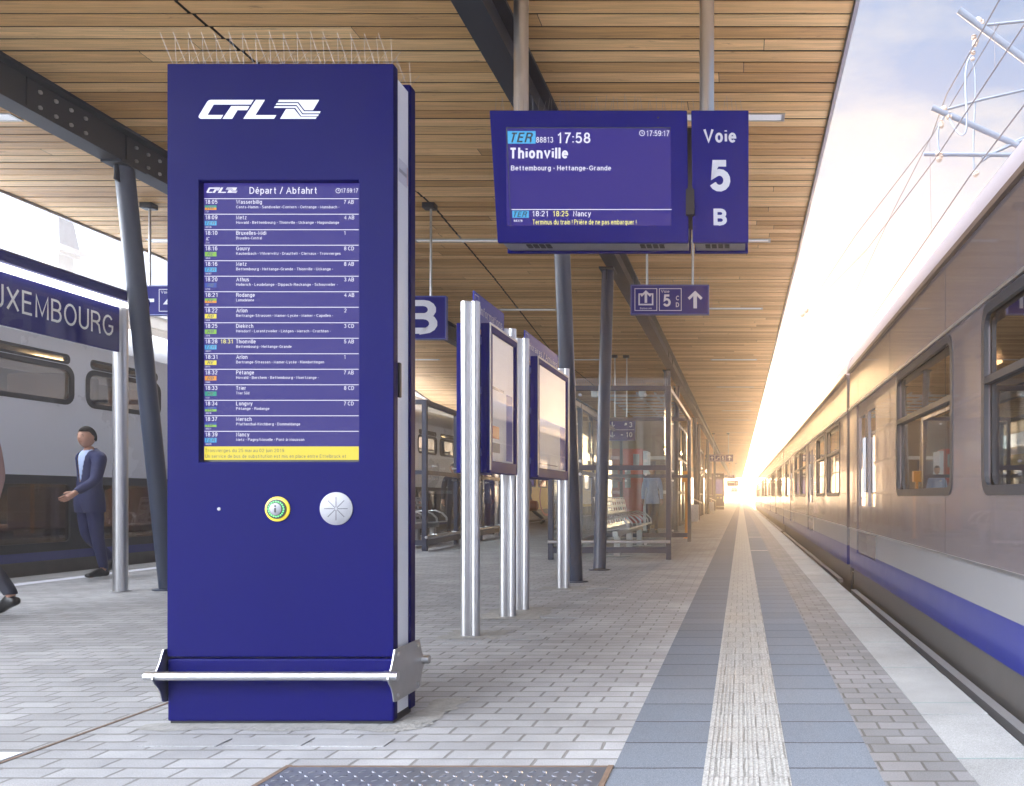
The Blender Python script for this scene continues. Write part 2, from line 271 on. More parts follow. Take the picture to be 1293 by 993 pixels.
# ------------------------------------------------------------------ mesh builder
def at(px, py, Y): return Vector(((px - CX) * Y / F, Y, EYE + (CY - py) * Y / F))
class MB:
    def __init__(s): s.v = []; s.f = []; s.m = []
    def add(s, vs, fs, mi=0):
        b = len(s.v); s.v += [tuple(v) for v in vs]; s.f += [tuple(b + i for i in f) for f in fs]; s.m += [mi] * len(fs); return s
    def box(s, x0, x1, y0, y1, z0, z1, mi=0):
        if x0 > x1: x0, x1 = x1, x0
        if y0 > y1: y0, y1 = y1, y0
        vs = [(x0,y0,z0),(x1,y0,z0),(x1,y1,z0),(x0,y1,z0),(x0,y0,z1),(x1,y0,z1),(x1,y1,z1),(x0,y1,z1)]
        return s.add(vs, [(0,3,2,1),(4,5,6,7),(0,1,5,4),(1,2,6,5),(2,3,7,6),(3,0,4,7)], mi)
    def bar(s, p0, p1, w, h, up=(0,0,1), mi=0):
        p0, p1 = Vector(p0), Vector(p1); d = (p1 - p0).normalized(); u = Vector(up)
        a = d.cross(u).normalized(); u = a.cross(d).normalized()
        vs = [p + a * sx * w / 2 + u * sz * h / 2 for p in (p0, p1) for sx, sz in ((-1,-1),(1,-1),(1,1),(-1,1))]
        return s.add(vs, [(0,1,2,3),(7,6,5,4),(0,4,5,1),(1,5,6,2),(2,6,7,3),(3,7,4,0)], mi)
    def tube(s, pts, r, n=14, mi=0, caps=True):
        pts = [Vector(p) for p in pts]; rs = r if isinstance(r, (list, tuple)) else [r] * len(pts)
        rings = []; prev = None
        for i, p in enumerate(pts):
            d = (pts[min(i+1, len(pts)-1)] - pts[max(i-1, 0)]).normalized()
            if prev is None:
                a = d.cross(Vector((0,0,1)) if abs(d.z) < .9 else Vector((1,0,0))).normalized()
            else: a = (prev - d * prev.dot(d)).normalized()
            prev = a; b = d.cross(a)
            rings.append([p + (a * math.cos(2*math.pi*k/n) + b * math.sin(2*math.pi*k/n)) * rs[i] for k in range(n)])
        vs = [v for ring in rings for v in ring]; fs = []
        for i in range(len(pts) - 1):
            for k in range(n):
                fs.append((i*n+k, i*n+(k+1)%n, (i+1)*n+(k+1)%n, (i+1)*n+k))
        if caps: fs.append(tuple(range(n))[::-1]); fs.append(tuple((len(pts)-1)*n + k for k in range(n)))
        return s.add(vs, fs, mi)
    def lathe(s, prof, c=(0,0,0), n=24, axis='z', mi=0):
        vs = []; c = Vector(c)
        for r, h in prof:
            for k in range(n):
                a = 2*math.pi*k/n
                p = {'z': (r*math.cos(a), r*math.sin(a), h), 'y': (r*math.cos(a), -h, r*math.sin(a)), 'x': (h, r*math.cos(a), r*math.sin(a))}[axis]
                vs.append(c + Vector(p))
        fs = [(i*n+k, i*n+(k+1)%n, (i+1)*n+(k+1)%n, (i+1)*n+k) for i in range(len(prof)-1) for k in range(n)]
        fs.append(tuple(range(n))[::-1]); fs.append(tuple((len(prof)-1)*n+k for k in range(n)))
        return s.add(vs, fs, mi)
    def prism(s, poly, fn, d0, d1, mi=0):      # fn(u, v, d) -> world
        n = len(poly)
        vs = [fn(u, v, d0) for u, v in poly] + [fn(u, v, d1) for u, v in poly]
        fs = [tuple(range(n))[::-1], tuple(range(n, 2*n))] + [(k, (k+1)%n, n+(k+1)%n, n+k) for k in range(n)]
        return s.add(vs, fs, mi)
    def flat(s, poly, fn, d=0, mi=0):
        return s.add([fn(u, v, d) for u, v in poly], [tuple(range(len(poly)))], mi)
    def ring(s, outer, inner, fn, d0, d1, mi=0):   # two loops of equal length
        n = len(outer)
        vs = [fn(u,v,d0) for u,v in outer] + [fn(u,v,d0) for u,v in inner] + [fn(u,v,d1) for u,v in outer] + [fn(u,v,d1) for u,v in inner]
        fs = []
        for k in range(n):
            j = (k+1) % n
            fs += [(k, n+k, n+j, j), (2*n+k, 2*n+j, 3*n+j, 3*n+k), (k, j, 2*n+j, 2*n+k), (n+k, 3*n+k, 3*n+j, n+j)]
        return s.add(vs, fs, mi)
    def build(s, name, mats, parent=None, org=None, smooth=True, bevel=0, angle=35):
        me = bpy.data.meshes.new(name)
        base = Vector(parent['_org']) if parent is not None else Vector(org if org is not None else (0,0,0))
        me.from_pydata([Vector(v) - base for v in s.v], [], s.f); me.validate()
        if not isinstance(mats, (list, tuple)): mats = [mats]
        for m_ in mats: me.materials.append(M[m_] if isinstance(m_, str) else m_)
        if len(mats) > 1: me.polygons.foreach_set('material_index', s.m)
        bm = bmesh.new(); bm.from_mesh(me); bmesh.ops.recalc_face_normals(bm, faces=bm.faces); bm.to_mesh(me); bm.free()
        if smooth: me.shade_smooth(); me.set_sharp_from_angle(angle=R(angle))
        o = bpy.data.objects.new(name, me); COL.objects.link(o)
        if parent is not None: o.parent = parent
        else: o.location = base
        o['_org'] = tuple(base)
        if bevel:
            md = o.modifiers.new('bevel', 'BEVEL'); md.width = bevel; md.segments = 2; md.limit_method = 'ANGLE'; md.angle_limit = R(40)
        return o
def tag(o, label=None, cat=None, group=None, kind=None):
    if label: o['label'] = label
    if cat: o['category'] = cat
    if group: o['group'] = group
    if kind: o['kind'] = kind
    return o
def thing(name, label, cat, loc, group=None):
    o = bpy.data.objects.new(name, None); COL.objects.link(o); o.location = loc; o['_org'] = tuple(loc); o.empty_display_size = .2
    return tag(o, label, cat, group)
def copy_tree(o, parent=None):
    c = o.copy(); COL.objects.link(c)
    if parent is not None: c.parent = parent
    for ch in o.children: copy_tree(ch, c)
    return c
def rrect(u0, u1, v0, v1, r, n=5):
    out = []
    for cu, cv, a0 in ((u1-r, v1-r, 0), (u0+r, v1-r, 90), (u0+r, v0+r, 180), (u1-r, v0+r, 270)):
        for k in range(n+1):
            a = R(a0 + 90*k/n); out.append((cu + r*math.cos(a), cv + r*math.sin(a)))
    return out
# text -> flat stroked sans-serif letters, cap height 1
def AR(cx, cy, rx, ry, a0, a1, n=None):
    n = n or max(4, int(abs(a1-a0)/24))
    return [(cx+rx*math.cos(R(a0+(a1-a0)*k/n)), cy+ry*math.sin(R(a0+(a1-a0)*k/n))) for k in range(n+1)]
EL = lambda cx, cy, rx, ry: AR(cx, cy, rx, ry, 90, 450, 18)
X_ = .70; _o = [EL(.20,.35,.20,.35)]
GL = {
 '0': (.44,[EL(.22,.5,.22,.5)]), '1': (.34,[[(.04,.76),(.24,1),(.24,0)]]), '2': (.44,[AR(.22,.74,.22,.26,170,-38)+[(.0,0),(.45,0)]]),
 '3': (.44,[AR(.21,.76,.19,.24,160,-88),AR(.21,.26,.23,.265,88,-160)]), '4': (.48,[[(.36,0),(.36,1),(0,.29),(.5,.29)]]),
 '5': (.44,[[(.42,1),(.09,1)]+AR(.21,.32,.23,.32,142,-155)]), '6': (.44,[EL(.22,.31,.22,.31),AR(.24,.55,.24,.45,42,180)+[(0,.31)]]),
 '7': (.44,[[(0,1),(.44,1),(.22,.45),(.14,0)]]), '8': (.44,[EL(.22,.755,.18,.245),EL(.22,.26,.22,.26)]), '9': (.44,[EL(.22,.69,.22,.31),AR(.20,.45,.24,.45,222,360)+[(.44,.69)]]),
 'A': (.60,[[(0,0),(.30,1),(.60,0)],[(.11,.35),(.49,.35)]]), 'B': (.50,[[(.28,.525),(0,.525),(0,1),(.28,1)]+AR(.28,.76,.19,.24,90,-90),[(0,.525),(0,0),(.28,0)]+AR(.28,.26,.22,.265,-90,90)]),
 'C': (.58,[AR(.31,.5,.31,.5,42,318)]), 'D': (.54,[[(0,0),(0,1),(.20,1)]+AR(.20,.5,.34,.5,90,-90)+[(0,0)]]), 'E': (.47,[[(.46,1),(0,1),(0,0),(.48,0)],[(0,.53),(.43,.53)]]),
 'F': (.43,[[(.44,1),(0,1),(0,0)],[(0,.51),(.38,.51)]]), 'G': (.62,[AR(.32,.5,.32,.5,42,330)+[(.61,.47),(.34,.47)]]), 'H': (.52,[[(0,0),(0,1)],[(.52,0),(.52,1)],[(0,.53),(.52,.53)]]),
 'I': (0,[[(0,0),(0,1)]]), 'J': (.36,[[(.36,1),(.36,.26)]+AR(.18,.26,.18,.26,0,-180)]), 'K': (.52,[[(0,0),(0,1)],[(.50,1),(0,.38)],[(.18,.58),(.54,0)]]), 'L': (.43,[[(0,1),(0,0),(.44,0)]]),
 'M': (.64,[[(0,0),(0,1),(.32,.1),(.64,1),(.64,0)]]), 'N': (.53,[[(0,0),(0,1),(.53,0),(.53,1)]]), 'O': (.66,[EL(.33,.5,.33,.5)]), 'P': (.48,[[(0,0),(0,1),(.26,1)]+AR(.26,.74,.22,.26,90,-90)+[(0,.48)]]),
 'Q': (.66,[EL(.33,.5,.33,.5),[(.42,.22),(.64,-.04)]]), 'R': (.52,[[(0,0),(0,1),(.28,1)]+AR(.28,.755,.22,.245,90,-90)+[(0,.51)],[(.26,.51),(.46,.36),(.52,0)]]),
 'S': (.50,[AR(.25,.745,.23,.255,30,240)+[(.27,.51)]+AR(.25,.26,.25,.26,75,-160)]), 'T': (.50,[[(0,1),(.52,1)],[(.26,1),(.26,0)]]), 'U': (.52,[[(0,1),(0,.28)]+AR(.26,.28,.26,.28,180,360)+[(.52,1)]]),
 'V': (.56,[[(0,1),(.28,0),(.56,1)]]), 'W': (.84,[[(0,1),(.2,0),(.42,.95),(.64,0),(.84,1)]]), 'X': (.56,[[(0,0),(.56,1)],[(0,1),(.56,0)]]), 'Y': (.56,[[(0,1),(.28,.42),(.56,1)],[(.28,.42),(.28,0)]]), 'Z': (.50,[[(.02,1),(.5,1),(0,0),(.52,0)]]),
 'a': (.40,[AR(.20,.49,.18,.21,165,0)+[(.38,.08),(.42,0)],[(.38,.41),(.18,.37)]+AR(.165,.185,.165,.185,90,275)+[(.30,.05),(.38,.17)]]),
 'b': (.40,[[(0,1),(0,0)],EL(.20,.35,.20,.35)]), 'c': (.37,[AR(.20,.35,.20,.35,42,318)]), 'd': (.40,[[(.40,1),(.40,0)],EL(.20,.35,.20,.35)]), 'e': (.40,[[(0,.37),(.40,.37)]+AR(.20,.35,.20,.35,6,320)]),
 'f': (.25,[[(.11,0),(.11,.82)]+AR(.25,.84,.14,.16,180,78),[(-.02,.66),(.26,.66)]]), 'g': (.40,[EL(.20,.35,.20,.35),[(.40,.70),(.40,-.05)]+AR(.20,-.05,.20,.22,0,-150)]),
 'h': (.37,[[(0,1),(0,0)],[(0,.40)]+AR(.185,.48,.185,.22,165,0)+[(.37,0)]]), 'i': (0,[[(0,0),(0,.70)],[(0,.90),(0,1.02)]]), 'j': (.08,[[(.08,.70),(.08,-.12)]+AR(0,-.12,.08,.13,0,-90),[(.08,.90),(.08,1.02)]]),
 'k': (.37,[[(0,1),(0,0)],[(.35,.70),(0,.28)],[(.12,.43),(.38,0)]]), 'l': (0,[[(0,0),(0,1)]]),
 'm': (.62,[[(0,.70),(0,0)],[(0,.42)]+AR(.155,.52,.155,.18,165,0)+[(.31,0)],[(.31,.42)]+AR(.465,.52,.155,.18,165,0)+[(.62,0)]]), 'n': (.37,[[(0,.70),(0,0)],[(0,.40)]+AR(.185,.48,.185,.22,165,0)+[(.37,0)]]),
 'o': (.40,_o), 'p': (.40,[[(0,.70),(0,-.27)],EL(.20,.35,.20,.35)]), 'q': (.40,[[(.40,.70),(.40,-.27)],EL(.20,.35,.20,.35)]), 'r': (.22,[[(0,.70),(0,0)],[(0,.42)]+AR(.19,.46,.19,.24,165,80)]),
 's': (.36,[AR(.18,.52,.16,.18,30,240)+[(.20,.355)]+AR(.18,.18,.18,.18,75,-160)]), 't': (.26,[[(.11,.92),(.11,.16)]+AR(.23,.15,.12,.15,180,280),[(-.02,.66),(.27,.66)]]),
 'u': (.37,[[(0,.70),(0,.22)]+AR(.185,.22,.185,.22,180,350)+[(.37,.30)],[(.37,.70),(.37,0)]]), 'v': (.40,[[(0,.70),(.20,0),(.40,.70)]]), 'w': (.60,[[(0,.70),(.15,0),(.30,.66),(.45,0),(.60,.70)]]),
 'x': (.38,[[(0,0),(.38,.70)],[(0,.70),(.38,0)]]), 'y': (.40,[[(0,.70),(.20,.02)],[(.40,.70),(.17,-.16),(.10,-.25),(.02,-.26)]]), 'z': (.36,[[(.02,.70),(.36,.70),(0,0),(.38,0)]]),
 ':': (0,[[(0,.0),(0,.12)],[(0,.56),(0,.68)]]), '.': (0,[[(0,0),(0,.11)]]), ',': (.03,[[(.03,.1),(0,-.12)]]), '/': (.30,[[(0,-.02),(.30,1.02)]]), '•': (.12,[[(.0,.42),(.13,.42)]]), '-': (.24,[[(0,.36),(.24,.36)]]), '–': (.42,[[(0,.44),(.42,.44)]]), '!': (0,[[(0,.28),(0,1)],[(0,0),(0,.11)]]),
}
for a, b, acc in (('é','e',[[(.16,.86),(.27,1.05)]]),('è','e',[[(.24,.86),(.13,1.05)]]),('à','a',[[(.24,.86),(.13,1.05)]]),('ü','u',[[(.08,.9),(.08,1.02)],[(.29,.9),(.29,1.02)]])):
    GL[a] = (GL[b][0], GL[b][1]+acc)
_tc = {}; CAP = 1.0
def glyphs(s, bold=0, ital=0):
    key = (s, bold, ital)
    if key in _tc: return _tc[key]
    w = .118 + 2.0*bold; vs = []; fs = []; x = 0; i = 0
    for ch in s:
        if ch == ' ': x += .30; continue
        W, strokes = GL[ch]
        for st in strokes:
            st = [p for q_, p in enumerate(st) if q_ == 0 or math.hypot(p[0]-st[q_-1][0], p[1]-st[q_-1][1]) > 2e-3]
            P = [(x + w/2 + a*(1-.15*w), w/2 + b*(1-w)) for a, b in st]
            if ch == '•': wd = w*1.9
            else: wd = w
            closed = len(P) > 6 and math.hypot(P[0][0]-P[-1][0], P[0][1]-P[-1][1]) < 1e-3
            n = len(P); L = []; Rr = []
            for k in range(n):
                pa = P[k-1] if k > 0 else (P[-2] if closed else None); pb = P[k+1] if k < n-1 else (P[1] if closed else None); p = P[k]
                def nrm(a, b):
                    dx, dy = b[0]-a[0], b[1]-a[1]; l = math.hypot(dx, dy) or 1; return (-dy/l, dx/l)
                if pa is None: nn = nrm(p, pb); m = 1
                elif pb is None: nn = nrm(pa, p); m = 1
                else:
                    n1, n2 = nrm(pa, p), nrm(p, pb); sx_, sy_ = n1[0]+n2[0], n1[1]+n2[1]; l = math.hypot(sx_, sy_) or 1
                    nn = (sx_/l, sy_/l); m = min(1.7, 1/max(.35, nn[0]*n1[0]+nn[1]*n1[1]))
                ex = (0, 0)
                if not closed and k in (0, n-1) and len(P) > 1 and not (ch in ':.!i•-–' ):
                    q = P[1] if k == 0 else P[-2]; dx, dy = p[0]-q[0], p[1]-q[1]; l = math.hypot(dx, dy) or 1
                    if abs(dy) > abs(dx)*2.5 or (abs(dx) > abs(dy)*2.5 and False): ex = (dx/l*w/2, dy/l*w/2)
                L.append((p[0]+nn[0]*m*wd/2+ex[0], p[1]+nn[1]*m*wd/2+ex[1])); Rr.append((p[0]-nn[0]*m*wd/2+ex[0], p[1]-nn[1]*m*wd/2+ex[1]))
            b0 = len(vs); z = i*.00002; i = (i+1) % 5
            vs += [(a+ital*b, b, z) for a, b in L] + [(a+ital*b, b, z) for a, b in Rr]
            fs += [(b0+k, b0+n+k, b0+n+k+1, b0+k+1) for k in range(n-1)]
        x += W*(1-.15*w) + w + .11 + .02*(W > .1)
    _tc[key] = (vs, fs); return vs, fs
def text(mb, s, fn, u, v, cap, width=None, align='l', bold=0, ital=0, d=0, mi=0):
    vs, fs = glyphs(s, bold, ital)
    if not vs: return
    k = cap / CAP; x0 = min(p[0] for p in vs); x1 = max(p[0] for p in vs)
    kx = width / (x1 - x0) if width else k
    wid = (x1 - x0) * kx
    ox = u - {'l': 0, 'c': wid/2, 'r': wid}[align]
    mb.add([fn(ox + (p[0]-x0)*kx, v + p[1]*k, d+p[2]) for p in vs], fs, mi)
def stroke(mb, pts, wd, fn, d=0, mi=0):      # polyline drawn with flat rectangles
    for (a, b), (c, e) in zip(pts[:-1], pts[1:]):
        L = math.hypot(c-a, e-b) or 1; nx, ny = -(e-b)/L*wd/2, (c-a)/L*wd/2; ex, ey = (c-a)/L*wd/2, (e-b)/L*wd/2
        mb.flat([(a-ex+nx, b-ey+ny), (a-ex-nx, b-ey-ny), (c+ex-nx, e+ey-ny), (c+ex+nx, e+ey+ny)], fn, d, mi)
def arrow(mb, cx, cy, h, fn, d=0, mi=0, rot=0):
    P = [(-.1,-.5),(.1,-.5),(.1,.2),(.32,-.02),(.42,.1),(0,.5),(-.42,.1),(-.32,-.02),(-.1,.2)]
    c_, s_ = math.cos(R(rot)), math.sin(R(rot))
    P = [(cx + h*(x*c_-y*s_), cy + h*(x*s_+y*c_)) for x, y in P]
    mb.flat(P[:1]+P[1:], fn, d, mi)
LOGO = [
 [(190,120),(578,120),(552,163),(216,163),(160,257),(303,257),(281,292),(100,292),(84,284),(79,272),(84,258),(158,136),(172,124)],
 [(375,176),(542,176),(520,214),(432,214),(384,292),(296,292)],
 [(598,120),(681,120),(595,258),(785,258),(764,292),(484,292)],
 [(808,120),(1174,120),(1117,214),(1041,214),(986,140),(797,140)],
 [(787,150),(979,150),(1036,224),(1186,224),(1178,242),(1025,242),(969,167),(778,167)],
 [(771,178),(966,178),(1020,252),(1170,252),(1162,267),(1010,267),(956,193),(763,193)],
 [(872,203),(947,203),(1003,273),(1152,273),(1141,292),(818,292)]]
def logo(mb, u0, u1, vtop, fn, d, mi=0):
    k = (u1-u0)/(1186-79)
    for P in LOGO: mb.flat([(u0+(x-79)*k, vtop-(y-120)*k) for x, y in P], fn, d, mi)
# ================================================================== THE SETTING
XR, XL, YN, YF = 1.077, -8.55, -14.0, 152.0           # platform edges
def sheet(name, x0, x1, y0, y1, z, m):
    mb = MB(); mb.add([(x0,y0,z),(x1,y0,z),(x1,y1,z),(x0,y1,z)], [(0,1,2,3)]); return tag(mb.build(name, m, smooth=False), kind='structure')
mb = MB(); mb.add([(-900,-300,-1.1),(900,-300,-1.1),(900,1500,-1.1),(-900,1500,-1.1)], [(0,1,2,3)])
tag(mb.build('ground', 'ballast', smooth=False), kind='structure')
mb = MB(); mb.box(XL+.02, XR-.02, YN, YF, -1.2, -.02); tag(mb.build('platform_base', 'concrete'), kind='structure')
sheet('pavement', XL+.5, -.448, YN, YF, 0, 'pavers')
sheet('edge_pavement', .476, .785, YN, YF, 0, 'pavers_edge')
sheet('slab_path', -.448, -.130, YN, YF, 0.001, 'slabs'); sheet('slab_path', .167, .476, YN, YF, 0.001, 'slabs')
# tactile strip: three runs of ribbed slabs, real ribs
mb = MB()
mb.box(-.130, .167, YN, YF, -.05, .002)
tag(mb.build('tactile_strip', 'tactile', smooth=False), kind='structure')
mb = MB()
for r_ in range(3):
    x0 = -.130 + r_ * .099
    for k in range(5):
        x = x0 + .014 + k*.0178
        mb.box(x-.0042, x+.0042, 1.5, 60, .002, .0052)
tag(mb.build('tactile_ribs', 'tactile', bevel=0, smooth=False), kind='structure')
mb = MB()
for y in range(0, 208):
    y0 = YN + y*.8
    if y0 > YF-.8: break
    mb.box(.785, XR, y0+.003, y0+.797, -.22, .003 + random.uniform(-.0015, .0015))
tag(mb.build('platform_edge', 'edge_stone', smooth=False), kind='structure')
mb = MB()
for y in range(0, 166):
    y0 = YN + y
    mb.box(XL, XL+.5, y0+.003, y0+.997, -.22, .003)
tag(mb.build('platform_edge', 'edge_stone', smooth=False), kind='structure')
sheet('safety_line', XL+.62, XL+.82, YN, YF, .004, 'white_print')
# narrow cross bands and the rusty joint left of the pillar
mb = MB(); mb.box(-2.653, -2.638, 2.0, 5.2, -.01, .0025); tag(mb.build('steel_joint', 'rust', smooth=False), kind='structure')
mb = MB()
for Y in (14.6, 19.5): mb.box(-1.05, -.45, Y, Y+.16, -.01, .003); mb.box(.17,.475,Y,Y+.16,-.01,.0035)
tag(mb.build('guidance_band', 'tactile', smooth=False), kind='structure')
# sandy mortar let into the paving round the posts and the pillar
def patch(x0, x1, y0, y1, m='mortar', z=.0032):
    P = []
    n = 9
    for k in range(n): P.append((x0 + (x1-x0)*k/n, y0 + random.uniform(-.03,.03)))
    for k in range(n): P.append((x1 + random.uniform(-.03,.03), y0 + (y1-y0)*k/n))
    for k in range(n): P.append((x1 - (x1-x0)*k/n, y1 + random.uniform(-.03,.03)))
    for k in range(n): P.append((x0 + random.uniform(-.03,.03), y1 - (y1-y0)*k/n))
    return P
mb = MB(); wf = lambda u, v, d: (u, v, d)
for pk, a in enumerate(((-2.47,-1.33,3.35,3.46),(-1.44,-1.28,3.44,3.90),(-2.05,-1.62,5.52,5.86),(-2.08,-1.58,6.42,7.12),(-2.1,-1.6,8.45,8.76))):
    mb.flat(patch(*a), wf, .0020+.0004*pk)
tag(mb.build('mortar_patch', 'mortar', smooth=False), kind='structure')
# larger replacement slabs beside the posts
mb = MB()
for (x, y) in ((-1.62,5.5),(-1.95,5.36),(-1.58,6.5),(-1.62,8.55),(-2.3,3.14),(-1.98,3.15),(-1.66,3.14)):
    mb.box(x, x+.30, y, y+.10, -.01, .0038)
tag(mb.build('repair_slab', paver_mat('repair_slab', 3, 3, (.30,.30,.31), (.33,.33,.335), (.2,.2,.2), .005, 0, .5), smooth=False), kind='structure')
# rails
mb = MB()
for xc in (2.72, -10.3):
    for s in (-.7175, .7175): mb.box(xc+s-.035, xc+s+.035, YN-20, 400, -.95, -.78)
tag(mb.build('railway_track', 'steel_dull', smooth=False), kind='structure')

# chequer plate cover in the paving
px0, px1, py0, py1 = -1.586, -.470, 2.1, 2.894
t = thing('chequer_plate_cover', 'chequered steel access cover set flush into the grey paving in the foreground', 'access cover', ((px0+px1)/2, (py0+py1)/2, 0))
mb = MB(); mb.box(px0, px1, py0, py1, -.02, .0035); mb_l = MB()
sp = .042
for i in range(int((px1-px0)/sp)):
    for j in range(int((py1-py0)/sp)):
        cx_, cy_ = px0 + (i+.5)*sp + .006, py0 + (j+.5)*sp + .006
        a = R(45 if (i+j) % 2 else -45) + random.uniform(-.05,.05); ca, sa = math.cos(a), math.sin(a)
        L, W = .0165, .0055
        P = [(-L,0),(-L*.5,-W*.8),(0,-W),(L*.5,-W*.8),(L,0),(L*.5,W*.8),(0,W),(-L*.5,W*.8)]
        lo = [(cx_+x*ca-y*sa, cy_+x*sa+y*ca, .0035) for x,y in P]; hi = [(cx_+(x*ca-y*sa)*.55, cy_+(x*sa+y*ca)*.55, .0062) for x,y in P]
        mb.add(lo+hi, [(k,(k+1)%8,8+(k+1)%8,8+k) for k in range(8)] + [tuple(range(8,16))])
mb.build('plate', 'checker', t, smooth=False)
mb = MB()
for b in ((px0-.02,px0,py0,py1+.02),(px1,px1+.02,py0,py1+.02),(px0,px1,py1,py1+.014)): mb.box(*b, -.02, .0045)
mb.build('frame', 'rust', t, smooth=False)
mb = MB(); mb.box(-3.1, -2.665, 2.6, 3.06, -.01, .004)
mb.lathe([(.03,.004),(.03,.006),(.02,.007)], (-2.73, 2.99, 0)); tag(mb.build('manhole_cover', 'white_panel', org=(-2.9,2.8,0)), 'pale metal cover plate flush with the paving left of the departure pillar', 'manhole cover')

# ================================================================== THE CANOPY
HC = 4.45
def seam_x(y):
    pts = [(-12,-4.0),(5.8,-3.99),(6.6,-3.9),(9.8,-3.7),(13.1,-3.95),(19.6,-4.55),(40,-4.8),(160,-4.8)]
    for (a,b),(c,d) in zip(pts[:-1], pts[1:]):
        if a <= y <= c: return b + (d-b)*(y-a)/(c-a)
    return -4.8
def left_x(y):
    return -8.42 - (max(0, y-12)**1.35)*.058 if y < 34 else -8.42 - 22**1.35*.058
def right_x(y): return .795 - .0045*max(0, y-12)
cn = thing('platform_canopy', 'long flat canopy of larch boards on dark girders covering the platform', 'canopy', (-3.8, 0, 0))
mb = MB(); y = math.floor(.2/PITCH)*PITCH
while y < 150:
    y0, y1 = y + .012, y + PITCH - .012; s = seam_x(y); dz = random.uniform(-.003,.003)
    mb.box(left_x(y), s-.016, y0, y1, HC+dz, HC+dz+.006); mb.box(s+.016, right_x(y), y0, y1, HC+dz, HC+dz+.006)
    y += PITCH
mb.build('ceiling_boards', 'boards', cn, smooth=False)
mb = MB(); ys = [.15,4,6,10,12,14,16,18,20,22,24,26,30,34,50,80,110,150]
for a, b in zip(ys[:-1], ys[1:]):
    vs = [(left_x(a)-.02,a,HC+.08),(right_x(a)+.02,a,HC+.08),(right_x(b)+.02,b,HC+.08),(left_x(b)-.02,b,HC+.08)]
    vs += [(x,y_,HC+.30) for x,y_,_ in vs]
    mb.add(vs, [(0,1,2,3),(7,6,5,4),(0,4,5,1),(1,5,6,2),(2,6,7,3),(3,7,4,0)])
mb.build('roof_deck', 'deck', cn, smooth=False)
mb = MB()
for a, b in zip(ys[:-1], ys[1:]):
    for fx, sg in ((right_x, 1), (left_x, -1)):
        mb.bar((fx(a)+sg*.022, a, HC+.12), (fx(b)+sg*.022, b, HC+.12), .03, .30)
mb.build('fascia', 'fascia', cn, smooth=False)
for bx, in ((-1.75,), (-5.90,)):
    mb = MB()
    for a, b in ((.3, 150),):
        mb.box(bx-.011, bx+.011, a, b, HC-.318, HC-.032)
        mb.box(bx-.10, bx+.10, a, b, HC-.340, HC-.318); mb.box(bx-.10, bx+.10, a, b, HC-.032, HC-.004)
    g = mb.build('girder', 'beam', cn, smooth=False)
    pairs = (8.5, 20.7, 32.9) if bx < -4 else (9.25, 21.4, 33.6, 46, 58)
    for py in pairs:
        for yc in (py-1.35, py-.25):
            mb = MB(); mb.box(bx+.011, bx+.025, yc-.36, yc+.36, HC-.31, HC-.04)
            sp_l = mb.build('splice_plate', 'beam', g, smooth=False)
            if py > 12: continue
            for i in range(4):
                for j in range(2):
                    mb = MB(); mb.lathe([(.018,0),(.018,.012),(.009,.02)], (bx+.025, yc-.24+i*.16, HC-.24+j*.13), 8, 'x'); mb.build('bolt', 'steel_dull', g)
# V columns
def column(bx, y0, y1, label, group='slanting canopy columns'):
    H = HC-.345
    t = thing('canopy_column', label, 'column', (bx, y0, 0), group)
    mb = MB(); mb.tube([(bx,y0,.012),(bx,y0+(y1-y0)*.5,H*.5),(bx,y1,H)], [.083,.083,.083], 24); mb.build('shaft', 'navy_steel', t)
    mb = MB(); mb.lathe([(.14,0),(.14,.012)], (bx,y0,.001), 20); mb.build('base_plate', 'navy_steel', t)
    mb = MB(); mb.box(bx-.10, bx+.10, y1-.16, y1+.16, H-.02, H+.003); mb.bar((bx,y1-.02,H-.18),(bx,y1,H-.02),.02,.2); mb.build('head_plate', 'beam', t)
for i, (bx, y0, y1, lab) in enumerate((
  (-1.86, 9.25, 8.45, 'blue-grey round column leaning towards the viewer, nearest one under the hanging train display'),
  (-1.85, 10.76, 11.45, 'slimmer blue-grey round column leaning away, second under the hanging train display'),
  (-5.88, 8.47, 7.86, 'dark blue-grey round column leaning behind the left edge of the departure pillar'),
  (-1.85, 21.4, 20.6, 'column behind the clear glass of the right waiting shelter'),
  (-1.85, 22.9, 23.6, 'column leaning away just past the right waiting shelter'),
  (-1.85, 33.6, 32.8, 'distant column beside the grey lectern'),
  (-1.85, 35.1, 35.8, 'distant column leaning away just behind the grey lectern'),
  (-1.85, 46.0, 45.2, 'tiny far column nearer than the far departure pillar'),
  (-1.85, 58.0, 57.2, 'tiny far column right before the far departure pillar'),
  (-5.88, 32.9, 32.2, 'far column of the left row seen between the notice case posts'))):
    column(bx, y0, y1, lab)
# recessed strip lights
def strip(x0, x1, y, label):
    t = thing('ceiling_light', label, 'ceiling light', ((x0+x1)/2, y, HC), 'strip lights let into the boarded ceiling')
    mb = MB(); z0, z1 = HC-.006, HC+.06
    mb.box(x0-.03, x0, y-.075, y+.075, z0, z1); mb.box(x1, x1+.03, y-.075, y+.075, z0, z1)
    mb.box(x0, x1, y-.075, y-.06, z0, z1); mb.box(x0, x1, y+.06, y+.075, z0, z1)
    mb.build('frame', 'steel_dull', t, smooth=False)
    mb = MB(); mb.box(x0, x1, y-.059, y+.059, HC-.002, HC+.02); mb.build('diffuser', 'diffuser', t, smooth=False)
orr = ['level with the top of the track number panel', 'level with the foot of the track number panel', 'right of the small hanging exit sign', 'just above the right waiting shelter',
       'fifth along the right edge of the ceiling', 'sixth along the right edge of the ceiling', 'seventh along the right edge of the ceiling', 'eighth along the right edge of the ceiling', 'ninth along the right edge of the ceiling', 'tenth along the right edge of the ceiling']
